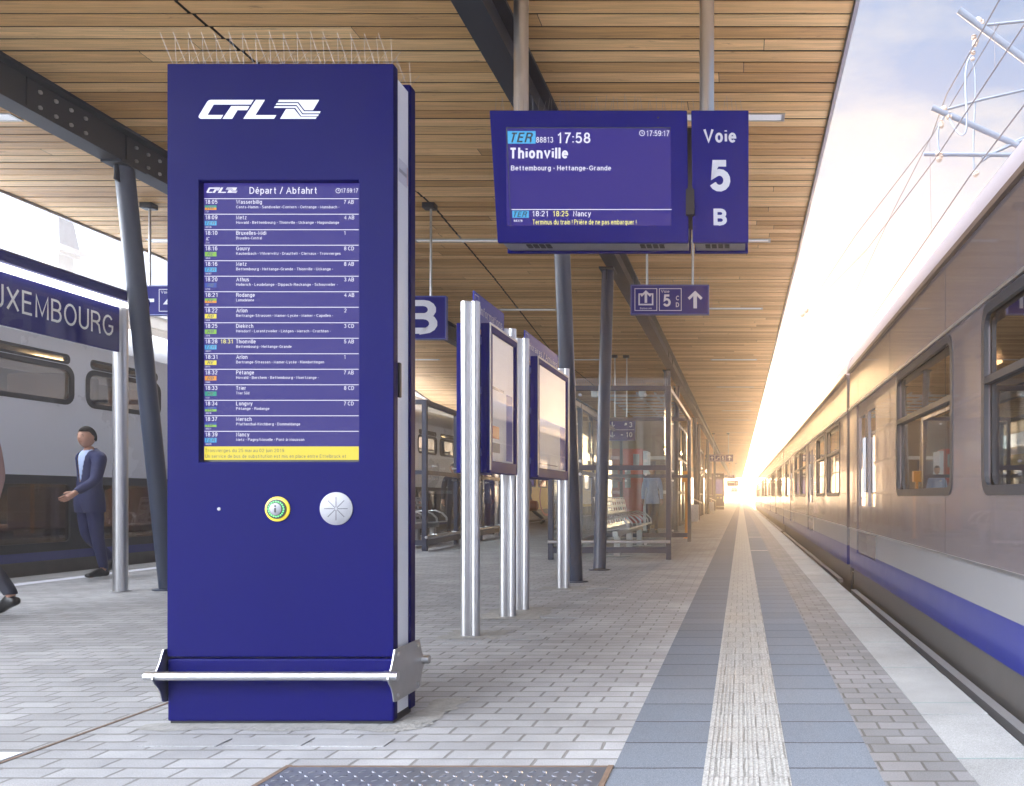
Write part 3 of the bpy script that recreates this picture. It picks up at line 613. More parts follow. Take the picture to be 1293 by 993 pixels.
for k, yy in enumerate((7.6, 11.26, 15.3, 21.0, 26.2, 30.2, 33.4, 37.4, 44.8, 55)):
    strip(-.75, .37, yy, 'recessed strip light ' + orr[k])
strip(-4.43, -3.0, 11.26, 'recessed strip light left of the hanging train display, above the B sign')
strip(-4.5, -3.47, 15.4, 'recessed strip light above the blue Informations heading')
strip(-4.3, -3.5, 21.0, 'small strip light seen right of the timetable heading')
strip(-8.1, -6.7, 7.6, 'recessed strip light at the far left edge of the photo')
strip(-8.05, -6.9, 11.26, 'recessed strip light close to the top of the left leaning column')
strip(-8.4, -7.7, 21.0, 'strip light below the B sign beside the dark girder')
# white louvre ceiling panel far down
mb = MB()
for k in range(8):
    yy = 27.6 + k*1.05; mb.box(-4.6, -2.35, yy, yy+.45, HC-.10, HC-.07)
mb.box(-3.5,-3.46, 27.4, 35.6, HC-.068, HC-.008); mb.box(-2.9,-2.86, 27.4, 35.6, HC-.068, HC-.008)
tag(mb.build('louvre_ceiling', 'white_panel', org=(-3.5,31,HC), smooth=False), 'white louvred ceiling panel seen through the glass of the right shelter', 'louvre panel')

# ================================================================== DEPARTURE PILLAR
KX0, KX1, KY, KT = -2.400, -1.453, 3.449, 2.764
kk = KY / F
def kf(u, v, d): return ((u-CX)*kk, KY-d, EYE+(CY-v)*kk)       # pixel on the pillar's front plane -> world
kz = lambda py: EYE+(CY-py)*kk
def pillar():
    t = thing('departure_pillar', 'tall blue departure pillar with a lit timetable screen and steel bumper bar', 'departure board', ((KX0+KX1)/2, KY+.118, 0), 'blue departure pillars')
    cx = (KX0+KX1)/2; yb = KY + .235
    sx0, sx1, sz0, sz1 = (251-CX)*kk, (453-CX)*kk, kz(583.5), kz(228)
    # front panel: frame round the screen opening, rounded vertical edges
    def panel(zlo, zhi, hole, name, y0, y1, m='blue'):
        mb = MB()
        if hole:
            mb.box(KX0, sx0, y0, y1, zlo, zhi); mb.box(sx1, KX1, y0, y1, zlo, zhi)
            mb.box(sx0, sx1, y0, y1, zlo, sz0); mb.box(sx0, sx1, y0, y1, sz1, zhi)
            # weld to one clean shell
            bm = bmesh.new(); me = bpy.data.meshes.new('tmp'); me.from_pydata(mb.v, [], mb.f); bm.from_mesh(me)
            mb = MB(); bm.free(); bpy.data.meshes.remove(me)
            o = [(KX0,zlo),(KX1,zlo),(KX1,zhi),(KX0,zhi)]; i_ = [(sx0,sz0),(sx1,sz0),(sx1,sz1),(sx0,sz1)]
            mb.ring(o, i_, lambda u,v,d: (u,d,v), y0, y1)
            return mb.build(name, m, t, bevel=.007, smooth=False)
        mb.box(KX0, KX1, y0, y1, zlo, zhi); return mb.build(name, m, t, bevel=.007, smooth=False)
    fp = panel(kz(830.5), KT, True, 'front_panel', KY, KY+.045)
    panel(.012, kz(832.5), False, 'plinth_panel', KY+.002, KY+.045)
    mb = MB(); mb.box(KX0+.008, KX1-.008, KY+.010, KY+.2, .001, .030); mb.build('base', 'black', t, smooth=False)  # black recess put in to draw the contact shadow at the foot
    mb = MB(); mb.box(KX0, KX1, yb-.060, yb, .018, KT); mb.build('back_panel', 'blue', t, bevel=.007, smooth=False)
    mb = MB(); mb.box(KX0+.010, KX1-.010, KY+.046, yb-.0605, .031, KT-.035); mb.build('body', 'white_panel', t, smooth=False)
    mb = MB()
    for x in (KX0+.04, KX1-.035): mb.lathe([(.02,0),(.02,.018)], (x, yb-.03, 0), 12)
    mb.build('foot', 'black', t)
    # side sticker
    mb = MB(); xs = KX1-.0090
    mb.add([(xs,KY+.07,2.30),(xs,KY+.165,2.30),(xs,KY+.165,2.40),(xs,KY+.07,2.40)], [(0,1,2,3)], 0)
    sfn = lambda u,v,d: (xs+.001+d, KY+u, v)
    for q in range(7): mb.flat([(.078+q*.011,2.342),(.085+q*.011,2.342),(.085+q*.011,2.358),(.078+q*.011,2.358)], sfn, 0, 1)
    mb.flat([(.158,2.31),(.162,2.31),(.162,2.39),(.158,2.39)], sfn, .0004, 2)
    mb.build('sticker', ['white_print','poster_grey','red'], t, smooth=False)
    # latch on the side
    mb = MB(); mb.box(KX1-.0095, KX1+.004, KY+.055, KY+.075, kz(500), kz(455)); mb.build('latch', 'black', t, bevel=.004)
    # screen
    mb = MB(); mb.box(sx0+.001, sx1-.001, KY+.030, KY+.040, sz0+.001, sz1-.001); mb.build('screen_bezel', 'black', t, smooth=False)
    S = MB(); D = -.0285
    fs = lambda u,v,d: ((u-CX)*(KY-D-d)/F, KY-D-d, EYE+(CY-v)*(KY-D-d)/F)
    mats = ['blue_screen','screen_white','screen_cyan','screen_green','screen_teal','screen_orange','screen_yellow','screen_rb','screen_dark','screen_lemon']
    S.flat([(257.3,580),(454.5,580),(454.5,231.5),(257.3,231.5)], fs, 0, 0)
    d1, d2, d3 = .0006, .0009, .0012
    logo(S, 260.5, 300, 237, lambda u,v,d: fs(u, v, d), d1, 1) if False else None
    k = (300-260.5)/(1186-79)
    for P in LOGO: S.flat([(260.5+(x-79)*k, 237+(y-120)*k*1.1) for x,y in P], fs, d1, 1)
    def tx(s, u, base, cap, width=None, mi=1, bold=.006, ital=0, align='l', dd=d2):
        vs, fs_ = glyphs(s, bold, ital); kq = cap; x0 = min(p[0] for p in vs); x1 = max(p[0] for p in vs)
        kx = width/(x1-x0) if width else kq
        u0 = u - (x1-x0)*kx if align == 'r' else u
        S.add([fs(u0+(p[0]-x0)*kx, base-p[1]*kq, dd+p[2]) for p in vs], fs_, mi)
    tx('Départ / Abfahrt', 315, 245, 8.6, 85)
    tx('17:59:17', 430.8, 243.5, 5.4, 21.5, bold=.012)
    C = [(427+2.9*math.cos(a*math.pi/8), 241+2.9*math.sin(a*math.pi/8)) for a in range(17)]
    stroke(S, C, .7, fs, d1, 1); stroke(S, [(427,239.3),(427,241.2),(428.4,241.2)], .6, fs, d1, 1)
    rows = [('18:05','RB','og','Wasserbillig','Cents-Hamm • Sandweiler-Contern • Oetrange • Munsbach •','7 AB','737'),
     ('18:09','TER','c','Metz','Howald • Bettembourg • Thionville • Uckange • Hagondange','4 AB','88739'),
     ('18:10','IC','','Bruxelles-Midi','Bruxelles-Central','1','2141'),
     ('18:16','RE','g','Gouvy','Kautenbach • Wilwerwiltz • Drauffelt • Clervaux • Troisvierges','8 CD','3840'),
     ('18:16','TER','c','Metz','Bettembourg • Hettange-Grande • Thionville • Uckange •','8 AB','88787'),
     ('18:20','RB','b','Athus','Hollerich • Leudelange • Dippach-Reckange • Schouweiler •','3 AB','6716'),
     ('18:21','RE','gy','Rodange','Lamadelaine','4 AB','487'),
     ('18:22','RB','y','Arlon','Bertrange-Strassen • Mamer-Lycée • Mamer • Capellen •','2','5836'),
     ('18:25','RB','g','Diekirch','Heisdorf • Lorentzweiler • Lintgen • Mersch • Cruchten •','3 CD','3516'),
     ('18:28','TER','c','Thionville','Bettembourg • Hettange-Grande','5 AB','88571'),
     ('18:31','RE','y','Arlon','Bertrange-Strassen • Mamer-Lycée • Kleinbettingen','1','6073'),
     ('18:32','RB','o','Pétange','Howald • Berchem • Bettembourg • Noertzange •','7 AB','6866'),
     ('18:33','RE','t','Trier','Trier Süd','8 CD','5121'),
     ('18:34','RE','bg','Longwy','Pétange • Rodange','7 CD','88578'),
     ('18:37','RE','bg','Mersch','Pfaffenthal-Kirchberg • Dommeldange','','88571'),
     ('18:39','TER','c','Nancy','Metz • Pagny/Moselle • Pont-à-Mousson','','88529')]
    wds = {0:130,1:130,3:132,4:122,5:128,7:122,8:119,9:70,10:111,11:104,13:42,14:81,15:86}
    colr = {'c':2,'g':3,'t':4,'o':5,'y':6,'b':7}
    for i, (tm, ty, cc, dest, via, trk, num) in enumerate(rows):
        y0 = 250.7 + i*19.58
        S.flat([(258,y0),(453,y0),(453,y0+.9),(258,y0+.9)], fs, d1, 1)
        tx(tm, 259.3, y0+7.0, 5.2, 15.2, bold=.012)
        if cc:
            by0, by1 = y0+8.9, y0+14.6
            if len(cc) == 1: S.flat([(258.6,by0),(273.4,by0),(273.4,by1),(258.6,by1)], fs, d1, colr[cc])
            else:
                ym = (by0+by1)/2
                top, bot = {'og':(4,5),'gy':(3,5),'bg':(7,3)}[cc]
                S.flat([(258.6,by0),(273.4,by0),(273.4,ym),(258.6,ym)], fs, d1, top); S.flat([(258.6,ym),(273.4,ym),(273.4,by1),(258.6,by1)], fs, d1, bot)
            tx(ty, 261.5 if len(ty) == 2 else 259.8, by1-.9, 4.2, 8.6 if len(ty) == 2 else 12.2, 8, bold=.015, ital=.25)
        else: tx(ty, 260, y0+14, 4.4, None, 1, ital=.25)
        tx(num, 259.6, y0+17.8, 2.2, None, 1, bold=0)
        tx(dest, 298.2, y0+7.0, 5.1, None, 1, bold=.012)
        tx(via, 298.2, y0+12.6, 3.5, wds.get(i), 1, bold=.006)
        if trk: tx(trk, 434.5, y0+7.0, 5.0, None, 1, bold=.012)
    tx('18:31', 278.6, 250.7+9*19.58+7, 5.2, 15.2, 9, bold=.01)
    S.flat([(258,564),(453,564),(453,581),(258,581)], fs, d1, 6)
    tx('Troisvierges du 25 mai au 02 juin 2019.', 259, 571.2, 4.3, 101, 8, bold=0); tx('Un service de bus de substitution est mis en place entre Ettelbruck et', 259, 578.4, 4.3, 178, 8, bold=0)
    S.build('screen', mats, t, smooth=False)
    # the emblem on the front
    L = MB(); k = (405-251)/(1186-79)
    for P in LOGO: L.flat([(251+(x-79)*k, 126.5+(y-120)*k) for x,y in P], kf, .0012, 0)
    L.build('emblem', 'white_print', t, smooth=False)
    # push button, loudspeaker, screw
    bx, by = (351-CX)*kk, kz(643)
    mb = MB(); mb.lathe([(.052,0),(.052,.004),(.047,.008),(.040,.009)], (bx,KY-.0005,by), 32, 'y', 0)
    pb = mb.build('call_button', 'yellow_ring', t)
    mb = MB(); mb.lathe([(.041,.0075),(.041,.012),(.036,.013)], (bx,KY-.001,by), 32, 'y'); mb.build('button_ring', 'black', pb)
    mb = MB()
    for k_ in range(20):
        a = k_*2*math.pi/20; mb.lathe([(.0036,.012),(.0036,.0145),(.002,.0155)], (bx+.0315*math.cos(a), KY-.001, by+.0315*math.sin(a)), 8, 'y')
    mb.build('button_light', 'green_led', pb)
    mb = MB(); mb.lathe([(.026,.012),(.026,.018),(.023,.020)], (bx,KY-.001,by), 28, 'y', 0)
    ifn = lambda u,v,d: (bx+u, KY-.0216-d, by+v)
    mb.flat([(-.0035,-.014),(.0035,-.014),(.0035,.005),(-.0035,.005)], ifn, .0002, 1); mb.flat([(-.0035,.009),(.0035,.009),(.0035,.016),(-.0035,.016)], ifn, .0002, 1)
    mb.build('button_cap', ['grille','black'], pb)
    gx, gz = (425-CX)*kk, kz(642.5)
    mb = MB(); mb.lathe([(.069,0),(.069,.003),(.067,.0042)], (gx,KY-.0005,gz), 40, 'y', 0)
    gfn = lambda u,v,d: (gx+u, KY-.0049-d, gz+v)
    for k_ in range(8):
        a = k_*math.pi/4
        for q in range(9):
            r = .008+q*.0048; cx_, cz_ = r*math.cos(a), r*math.sin(a)
            mb.flat([(cx_+.0021*math.cos(b*math.pi/3), cz_+.0021*math.sin(b*math.pi/3)) for b in range(6)], gfn, .0003, 1)
    mb.build('speaker_grille', ['grille','black'], t)
    mb = MB(); mb.lathe([(.007,0),(.007,.003),(.004,.0035)], ((277-CX)*kk, KY-.0005, kz(643)), 14, 'y'); mb.build('screw', 'grille', t)
    # bumper bar
    for yb_ in (3.395, 3.738):
        mb = MB(); mb.tube([(-2.452,yb_,.214),(-2.2,yb_,.214),(-1.412,yb_,.214)], .0185, 20)
        mb.tube([(-1.47,yb_,.214),(-1.44,yb_,.214)], .0205, 20)
        mb.build('bumper_bar', 'steel', t)
    ym = (3.395+3.738)/2
    for xs, sg in ((KX0-.008, -1), (KX1+.008, 1)):
        P = []
        half = [(.172,.235),(.19,.222),(.197,.205),(.185,.185),(.165,.165),(.150,.140),(.143,.115),(.138,.10),(.120,.095)]
        top = [(.13,.315),(.138,.30),(.15,.27),(.162,.25)]
        side = top + half
        P = [(ym+a, b) for a, b in side] + [(ym-a, b) for a, b in side[::-1]]
        mb = MB(); mb.prism(P, lambda u,v,d: (xs+d, u, v), -.002, .003); br = mb.build('bumper_bracket', 'steel_dull', t, smooth=False)
        mb = MB()
        for (a,b) in ((.105,.29),(-.105,.29),(.105,.12),(-.105,.12)): mb.lathe([(.009,0),(.009,.005),(.004,.008)] if sg > 0 else [(.009,0),(.009,-.005),(.004,-.008)], (xs+sg*.0042, ym+a, b), 10, 'x')
        mb.build('bracket_bolts', 'steel', br)
    # bird spikes
    mb = MB(); random.seed(3)
    for yrow, xa, xb in ((KY+.02, KX0, KX1), (yb-.022, KX0, KX1)):
        n = 17
        for k_ in range(n):
            x = xa+.02+(xb-xa-.04)*k_/(n-1)
            for q in range(3):
                dx = (-.048,.0,.030)[q] + random.uniform(-.004,.004)
                mb.tube([(x+(.006 if q%2 else -.006), yrow, KT-.002), (x+dx, yrow+(-.02,.0,.03)[q], KT+(.128,.118,.075)[q]+random.uniform(-.004,.004))], .00052, 5)
        mb.box(xa+.01, xb-.01, yrow-.008, yrow+.008, KT-.002, KT+.003)
    mb.build('bird_spikes', 'wire', t)
    return t
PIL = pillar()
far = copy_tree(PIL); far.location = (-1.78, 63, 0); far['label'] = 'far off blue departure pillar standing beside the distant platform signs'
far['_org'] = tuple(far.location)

# ================================================================== HANGING DISPLAY
def quadfn(TL, TR, BL, BR, pTL, pTR, pBL, pBR):
    TL, TR, BL, BR = map(Vector, (TL, TR, BL, BR)); nrm = (TR-TL).cross(TL-BL).normalized()
    if nrm.y > 0: nrm = -nrm
    def fn(u, v, d):
        tt = (v-pTL[1])/(pBL[1]-pTL[1]); xl = pTL[0]+(pBL[0]-pTL[0])*tt; xr = pTR[0]+(pBR[0]-pTR[0])*tt; s = (u-xl)/(xr-xl)
        return (TL*(1-s)+TR*s)*(1-tt) + (BL*(1-s)+BR*s)*tt + nrm*d
    return fn
def hanging():
    ZT, ZB, YT, YB = 3.365, 2.592, 5.15, 5.32
    t = thing('hanging_display', 'hanging blue train display reading Thionville with Voie 5 B panel beside it', 'train display', (-.77, 5.45, ZB))
    X = (-1.572, -.339, -.313, .046)
    def slab(x0, x1, y_t, y_b, th, name, m='blue_shade_lift', zt=ZT, zb=ZB):
        mb = MB(); v = []
        for x in (x0, x1):
            v += [(x,y_t,zt),(x,y_t+th,zt),(x,y_b+th,zb),(x,y_b,zb)]
        mb.add(v, [(0,1,2,3),(7,6,5,4),(0,4,5,1),(1,5,6,2),(2,6,7,3),(3,7,4,0)]); return mb.build(name, m, t, bevel=.006, smooth=False)
    slab(X[0], X[1], YT, YB, .03, 'screen_panel'); slab(X[2], X[3], YT, YB, .03, 'track_panel')
    slab(X[0], X[1], YT+.56, YB+.22, .03, 'rear_panel', zb=ZB-.002); slab(X[2], X[3], YT+.56, YB+.22, .03, 'rear_panel', zb=ZB-.002)
    for x0, x1 in ((X[0]+.02, X[1]-.012), (X[2]+.012, X[3]-.02)):
        mb = MB(); v = []
        for x in (x0, x1): v += [(x,YT+.031,ZT-.015),(x,YT+.559,ZT-.015),(x,YB+.219,ZB+.012),(x,YB+.031,ZB+.012)]
        mb.add(v, [(0,1,2,3),(7,6,5,4),(0,4,5,1),(1,5,6,2),(2,6,7,3),(3,7,4,0)]); c = mb.build('casing', 'steel_dull', t, smooth=False)
        mb = MB(); w_ = x1-x0
        for f0 in ((.12, .74) if w_ > .6 else (.2,)):
            for q in range(4):
                xx = x0 + w_*f0 + q*.042; mb.box(xx, xx+.032, YB+.08, YB+.15, ZB+.007, ZB+.013)
        mb.build('vents', 'black', c, smooth=False)
    mb = MB(); mb.box(X[1]-.014, X[2]+.014, YT+.10, YT+.4, 2.75, 3.3); mb.build('coupling', 'black', t, smooth=False)
    q1 = quadfn((X[0],YT,ZT),(X[1],YT,ZT),(X[0],YB,ZB),(X[1],YB,ZB),(617.7,139.3),(867.5,139.3),(628.4,306),(870,306.3))
    q2 = quadfn((X[2],YT,ZT),(X[3],YT,ZT),(X[2],YB,ZB),(X[3],YB,ZB),(872.3,139.3),(945.5,139.3),(872.3,307),(943.6,307))
    def tx(S, fn, s, u, base, cap, width=None, mi=1, bold=.012, ital=0, align='l', dd=.002):
        vs, fs_ = glyphs(s, bold, ital); kq = cap; x0 = min(p[0] for p in vs); x1 = max(p[0] for p in vs)
        kx = width/(x1-x0) if width else kq
        u0 = {'l':u,'r':u-(x1-x0)*kx,'c':u-(x1-x0)*kx/2}[align]
        S.add([fn(u0+(p[0]-x0)*kx, base-p[1]*kq, dd+p[2]) for p in vs], fs_, mi)
    S = MB()
    S.flat([(640,284.5),(848,284.5),(847,161.5),(638.5,161.5)], q1, .0012, 0)
    d1, d2 = .0016, .0020
    S.flat([(638.6,160.2),(847,160.2),(847,161.6),(638.6,161.6)], q1, .0016, 4); S.flat([(638.6,160.2),(640.2,160.2),(646,284.5),(645,284.5)], q1, .0016, 4)
    S.flat([(640.7,165),(676.3,165),(676.3,180.5),(641.2,180.5)], q1, d1, 2); tx(S, q1, 'TER', 645.5, 179, 12.2, 27.5, 4, .02, .25)
    tx(S, q1, '88813', 677, 179.3, 7.2, 21.5, bold=.004); tx(S, q1, '17:58', 704, 180, 13.2, 41.5, bold=.012)
    tx(S, q1, '17:59:17', 816.5, 171.3, 7, 29, bold=.008)
    C = [(810.8+3.2*math.cos(a*math.pi/8), 167.5+3.2*math.sin(a*math.pi/8)) for a in range(17)]; stroke(S, C, .8, q1, d1, 1); stroke(S, [(810.8,165.8),(810.8,167.7),(812.2,167.7)], .7, q1, d1, 1)
    tx(S, q1, 'Thionville', 644.5, 199, 13.5, 73, bold=.04); tx(S, q1, 'Bettembourg • Hettange-Grande', 645.3, 214, 6.2, 126.5, bold=.012)
    S.flat([(646,263),(848.6,263),(848.6,264),(646,264)], q1, d1, 1)
    S.flat([(647,265),(668,265),(668,274),(647.3,274)], q1, d1, 2); tx(S, q1, 'TER', 649, 273, 7, 17, 4, .02, .25); tx(S, q1, '88378', 649, 279.3, 2.8, 11)
    tx(S, q1, '18:21', 672.5, 272.3, 7, 19.5); tx(S, q1, '18:25', 698.5, 272.3, 7, 19.5, 3); tx(S, q1, 'Nancy', 724, 272.3, 7, 22.5)
    tx(S, q1, 'Terminus du train ! Prière de ne pas embarquer !', 673, 282.8, 6.5, 131, 3, bold=.008)
    S.build('screen', ['blue_screen','screen_white','screen_cyan','screen_lemon','screen_dark'], t, smooth=False)
    for a_ in (('Voie', 908.5, 179.5, 16.5, 42, 0, .03), ('5', 908.3, 241.2, 40, 26, 0, .045), ('B', 907.8, 284.6, 21.5, 17, 0, .045)):
        S = MB(); tx(S, q2, *a_, align='c'); S.build('lettering', 'white_print', t, smooth=False)
    mb = MB(); mb.lathe([(.006,0),(.006,.002)], q1(831,148.5,.001), 10, 'y'); mb.build('screw', 'black', t)
    for x in (-1.454, -.227):
        mb = MB(); mb.tube([(x,5.45,ZT-.02),(x,5.45,HC+.02)], .048, 24)
        p = mb.build('hanging_pole', 'steel', t); mb = MB(); mb.lathe([(.085,ZT-.001),(.085,ZT+.012)], (x,5.45,0), 24); mb.build('flange', 'steel_dull', p)
    mb = MB(); random.seed(5)
    for (x0, x1) in ((X[0], X[1]), (X[2], X[3])):
        for yr in (YT+.05, YT+.28, YT+.52):
            n = int((x1-x0)/.03)
            for k in range(n):
                x = x0+.02+k*.03
                mb.tube([(x,yr,ZT-.002),(x+random.uniform(-.018,.018),yr+random.uniform(-.03,.03),ZT+random.uniform(.085,.115))], .0008, 4)
    mb.build('bird_spikes', 'wire', t)
    return t
HD = hanging()

# ================================================================== HANGING PICTOGRAM SIGNS
def hsign(name, label, x0, x1, Y, z0, z1, rods, draw, spikes=True, group='hanging blue signs'):
    t = thing(name, label, 'sign', ((x0+x1)/2, Y, z0), group)
    mb = MB(); mb.box(x0, x1, Y, Y+.06, z0, z1); mb.build('panel', 'blue_shade_lift', t, bevel=.004, smooth=False)
    mb = MB(); e = .012
    mb.box(x0-e, x0, Y-.004, Y+.064, z0-e, z1+e); mb.box(x1, x1+e, Y-.004, Y+.064, z0-e, z1+e); mb.box(x0, x1, Y-.004, Y+.064, z0-e, z0); mb.box(x0, x1, Y-.004, Y+.064, z1, z1+e)
    mb.build('frame', 'blue_edge', t, smooth=False)
    S = MB(); fn = lambda u, v, d: (x0+u*(x1-x0) if False else x0+u, Y-.0015-d, z0+v)
    draw(S, fn, x1-x0, z1-z0); S.build('lettering', ['white_print'], t, smooth=False)
    for rx in rods:
        mb = MB(); mb.tube([(rx,Y+.03,z1+.005),(rx,Y+.03,HC+.01)], .014, 10); r = mb.build('rod', 'steel_dull', t)
        mb = MB(); mb.box(rx-.09, rx+.06, Y-.03, Y+.09, HC-.07, HC-.003); mb.build('ceiling_mount', 'beam', r, bevel=.01)
    if spikes:
        mb = MB(); n = int((x1-x0)/.03)
        for k in range(n): x = x0+.015+k*.03; mb.tube([(x,Y+.03,z1+.01),(x+random.uniform(-.01,.01),Y+.03,z1+.115)], .0013, 4)
        mb.build('bird_spikes', 'wire', t)
    return t
def frame_box(S, fn, u0, u1, v0, v1, w=.008): stroke(S, [(u0,v0),(u1,v0),(u1,v1),(u0,v1),(u0,v0)], w, fn, 0)
def draw_exit(S, fn, W, H):
    frame_box(S, fn, .04, .30, .035, H-.035)
    stroke(S, [(.13,H-.10),(.09,H-.10),(.09,.105),(.25,.105),(.25,H-.10),(.21,H-.10)], .018, fn)
    arrow(S, .17, .20, .15, fn); text(S, 'Bonnevoie', fn, .17, .05, .022, .14, 'c')
    frame_box(S, fn, .33, .59, .035, H-.035); text(S, 'Voie', fn, .35, H-.085, .035, .10); text(S, '5', fn, .42, .08, .145, .09, 'c', bold=.03)
    text(S, 'C', fn, .545, .155, .055, None, 'c', bold=.02); text(S, 'D', fn, .545, .075, .055, None, 'c', bold=.02)
    arrow(S, .755, H/2, .21, fn)
Ys = 9.8; sx = lambda px: (px-CX)*Ys/F; szz = lambda py: EYE+(CY-py)*Ys/F
hsign('direction_sign', 'small hanging blue sign with exit symbol, Voie 5 CD and an upward arrow', sx(797.5), sx(894), Ys, szz(396), szz(361), (sx(816.6), sx(874.6)), draw_exit)
def draw_b(S, fn, W, H): text(S, 'B', fn, sx(533)-sx(503), .055, .40, .36, 'c', bold=.03)
hsign('letter_sign', 'square hanging blue sign with a large letter B right of the departure pillar', sx(503), sx(562), Ys, szz(427.5), szz(375), (sx(543),), draw_b, False)
def draw_v4(S, fn, W, H):
    frame_box(S, fn, .33, .62, .035, H-.035); text(S, 'Voie', fn, .35, H-.085, .035, .10); text(S, '4', fn, .43, .08, .145, .11, 'c', bold=.03); arrow(S, .17, H/2, .2, fn, rot=90)
hsign('direction_sign', 'small hanging blue sign with Voie 4 half hidden by the left leaning column', sx(166), sx(264), Ys, szz(397), szz(362), (sx(187), sx(245)), draw_v4, False)
def draw_far(S, fn, W, H):
    for k in range(3): frame_box(S, fn, .04+k*.30, .30+k*.30, .03, H-.03, .014)
    arrow(S, .17, H/2, .2, fn); stroke(S, [(.37,.10),(.45,.10),(.50,.22),(.57,.22)], .03, fn); text(S, '5', fn, .76, .08, .19, None, 'c', bold=.03); arrow(S, 1.12, H/2, .26, fn)
def farsign(px0, px1, py0, py1, Y, label, draw=draw_far):
    a = at(px0, py1, Y); b = at(px1, py0, Y); hsign('direction_sign', label, a.x, b.x, Y, a.z, b.z, (a.x+.25, b.x-.25), draw, False)
farsign(895.2, 925.5, 574.5, 582.7, 45, 'pale far hanging sign with pictograms and arrow, nearest of the far signs')
farsign(912, 928.5, 600, 604, 72, 'far hanging sign strip just above the far train display')
def draw_fd(S, fn, W, H):
    S.flat([(.1,H-.25),(.75,H-.25),(.75,H-.12),(.1,H-.12)], fn); stroke(S, [(W-.38,0.02),(W-.38,H-.02)], .03, fn); text(S, '5', fn, W-.19, H*.35, .22, None, 'c', bold=.03)
farsign(918, 932.5, 607, 614.2, 85, 'far hanging train display small in the distance', draw_fd)
farsign(923, 931, 616, 621, 105, 'smallest farthest hanging train display near the green signal', draw_fd)
# ================================================================== STATION NAME BOARD
BX = -6.26
t = thing('station_sign', 'large blue station name board reading LUXEMBOURG under a rounded blue cap', 'station sign', (BX, 7.5, 0))
for yy in (8.32, 6.50):
    mb = MB(); mb.tube([(BX,yy,0),(BX,yy,2.86)], .066, 24)
    p = mb.build('post', 'steel', t)
    mb = MB(); mb.lathe([(.085,.002),(.085,.008)], (BX,yy,0), 20); mb.build('base_collar', 'steel_dull', p)
mb = MB(); mb.box(BX+.012, BX+.05, 6.57, 8.24, 2.40, 2.845); mb.build('board', 'blue_shade_lift', t, bevel=.004, smooth=False)
S = MB(); lf = lambda u, v, d: (BX+.0512+d, u, v)
text(S, 'LUXEMBOURG', lf, 6.70, 2.535, .205, 1.46, bold=-.004)
S.build('lettering', 'poster', t, smooth=False)
mb = MB(); mb.add([(BX+.060,6.58,2.405),(BX+.060,8.23,2.405),(BX+.060,8.23,2.84),(BX+.060,6.58,2.84)], [(0,1,2,3)]); mb.build('glass_pane', 'case_glass', t, smooth=False)
mb = MB(); pf = [(.16,2.90),(.17,2.94),(.165,2.98),(.13,3.01),(.06,3.025),(-.06,3.025),(-.13,3.01),(-.165,2.98),(-.17,2.94),(-.16,2.90)]
mb.prism(pf, lambda u,v,d: (BX+u, d, v), 6.30, 8.50); mb.build('cap', 'blue_shade_lift', t)
mb = MB(); mb.box(BX-.12, BX+.12, 6.4, 8.42, 2.87, 2.8985); mb.build('light_strip', 'tube_lamp', t, bevel=.01, smooth=False)

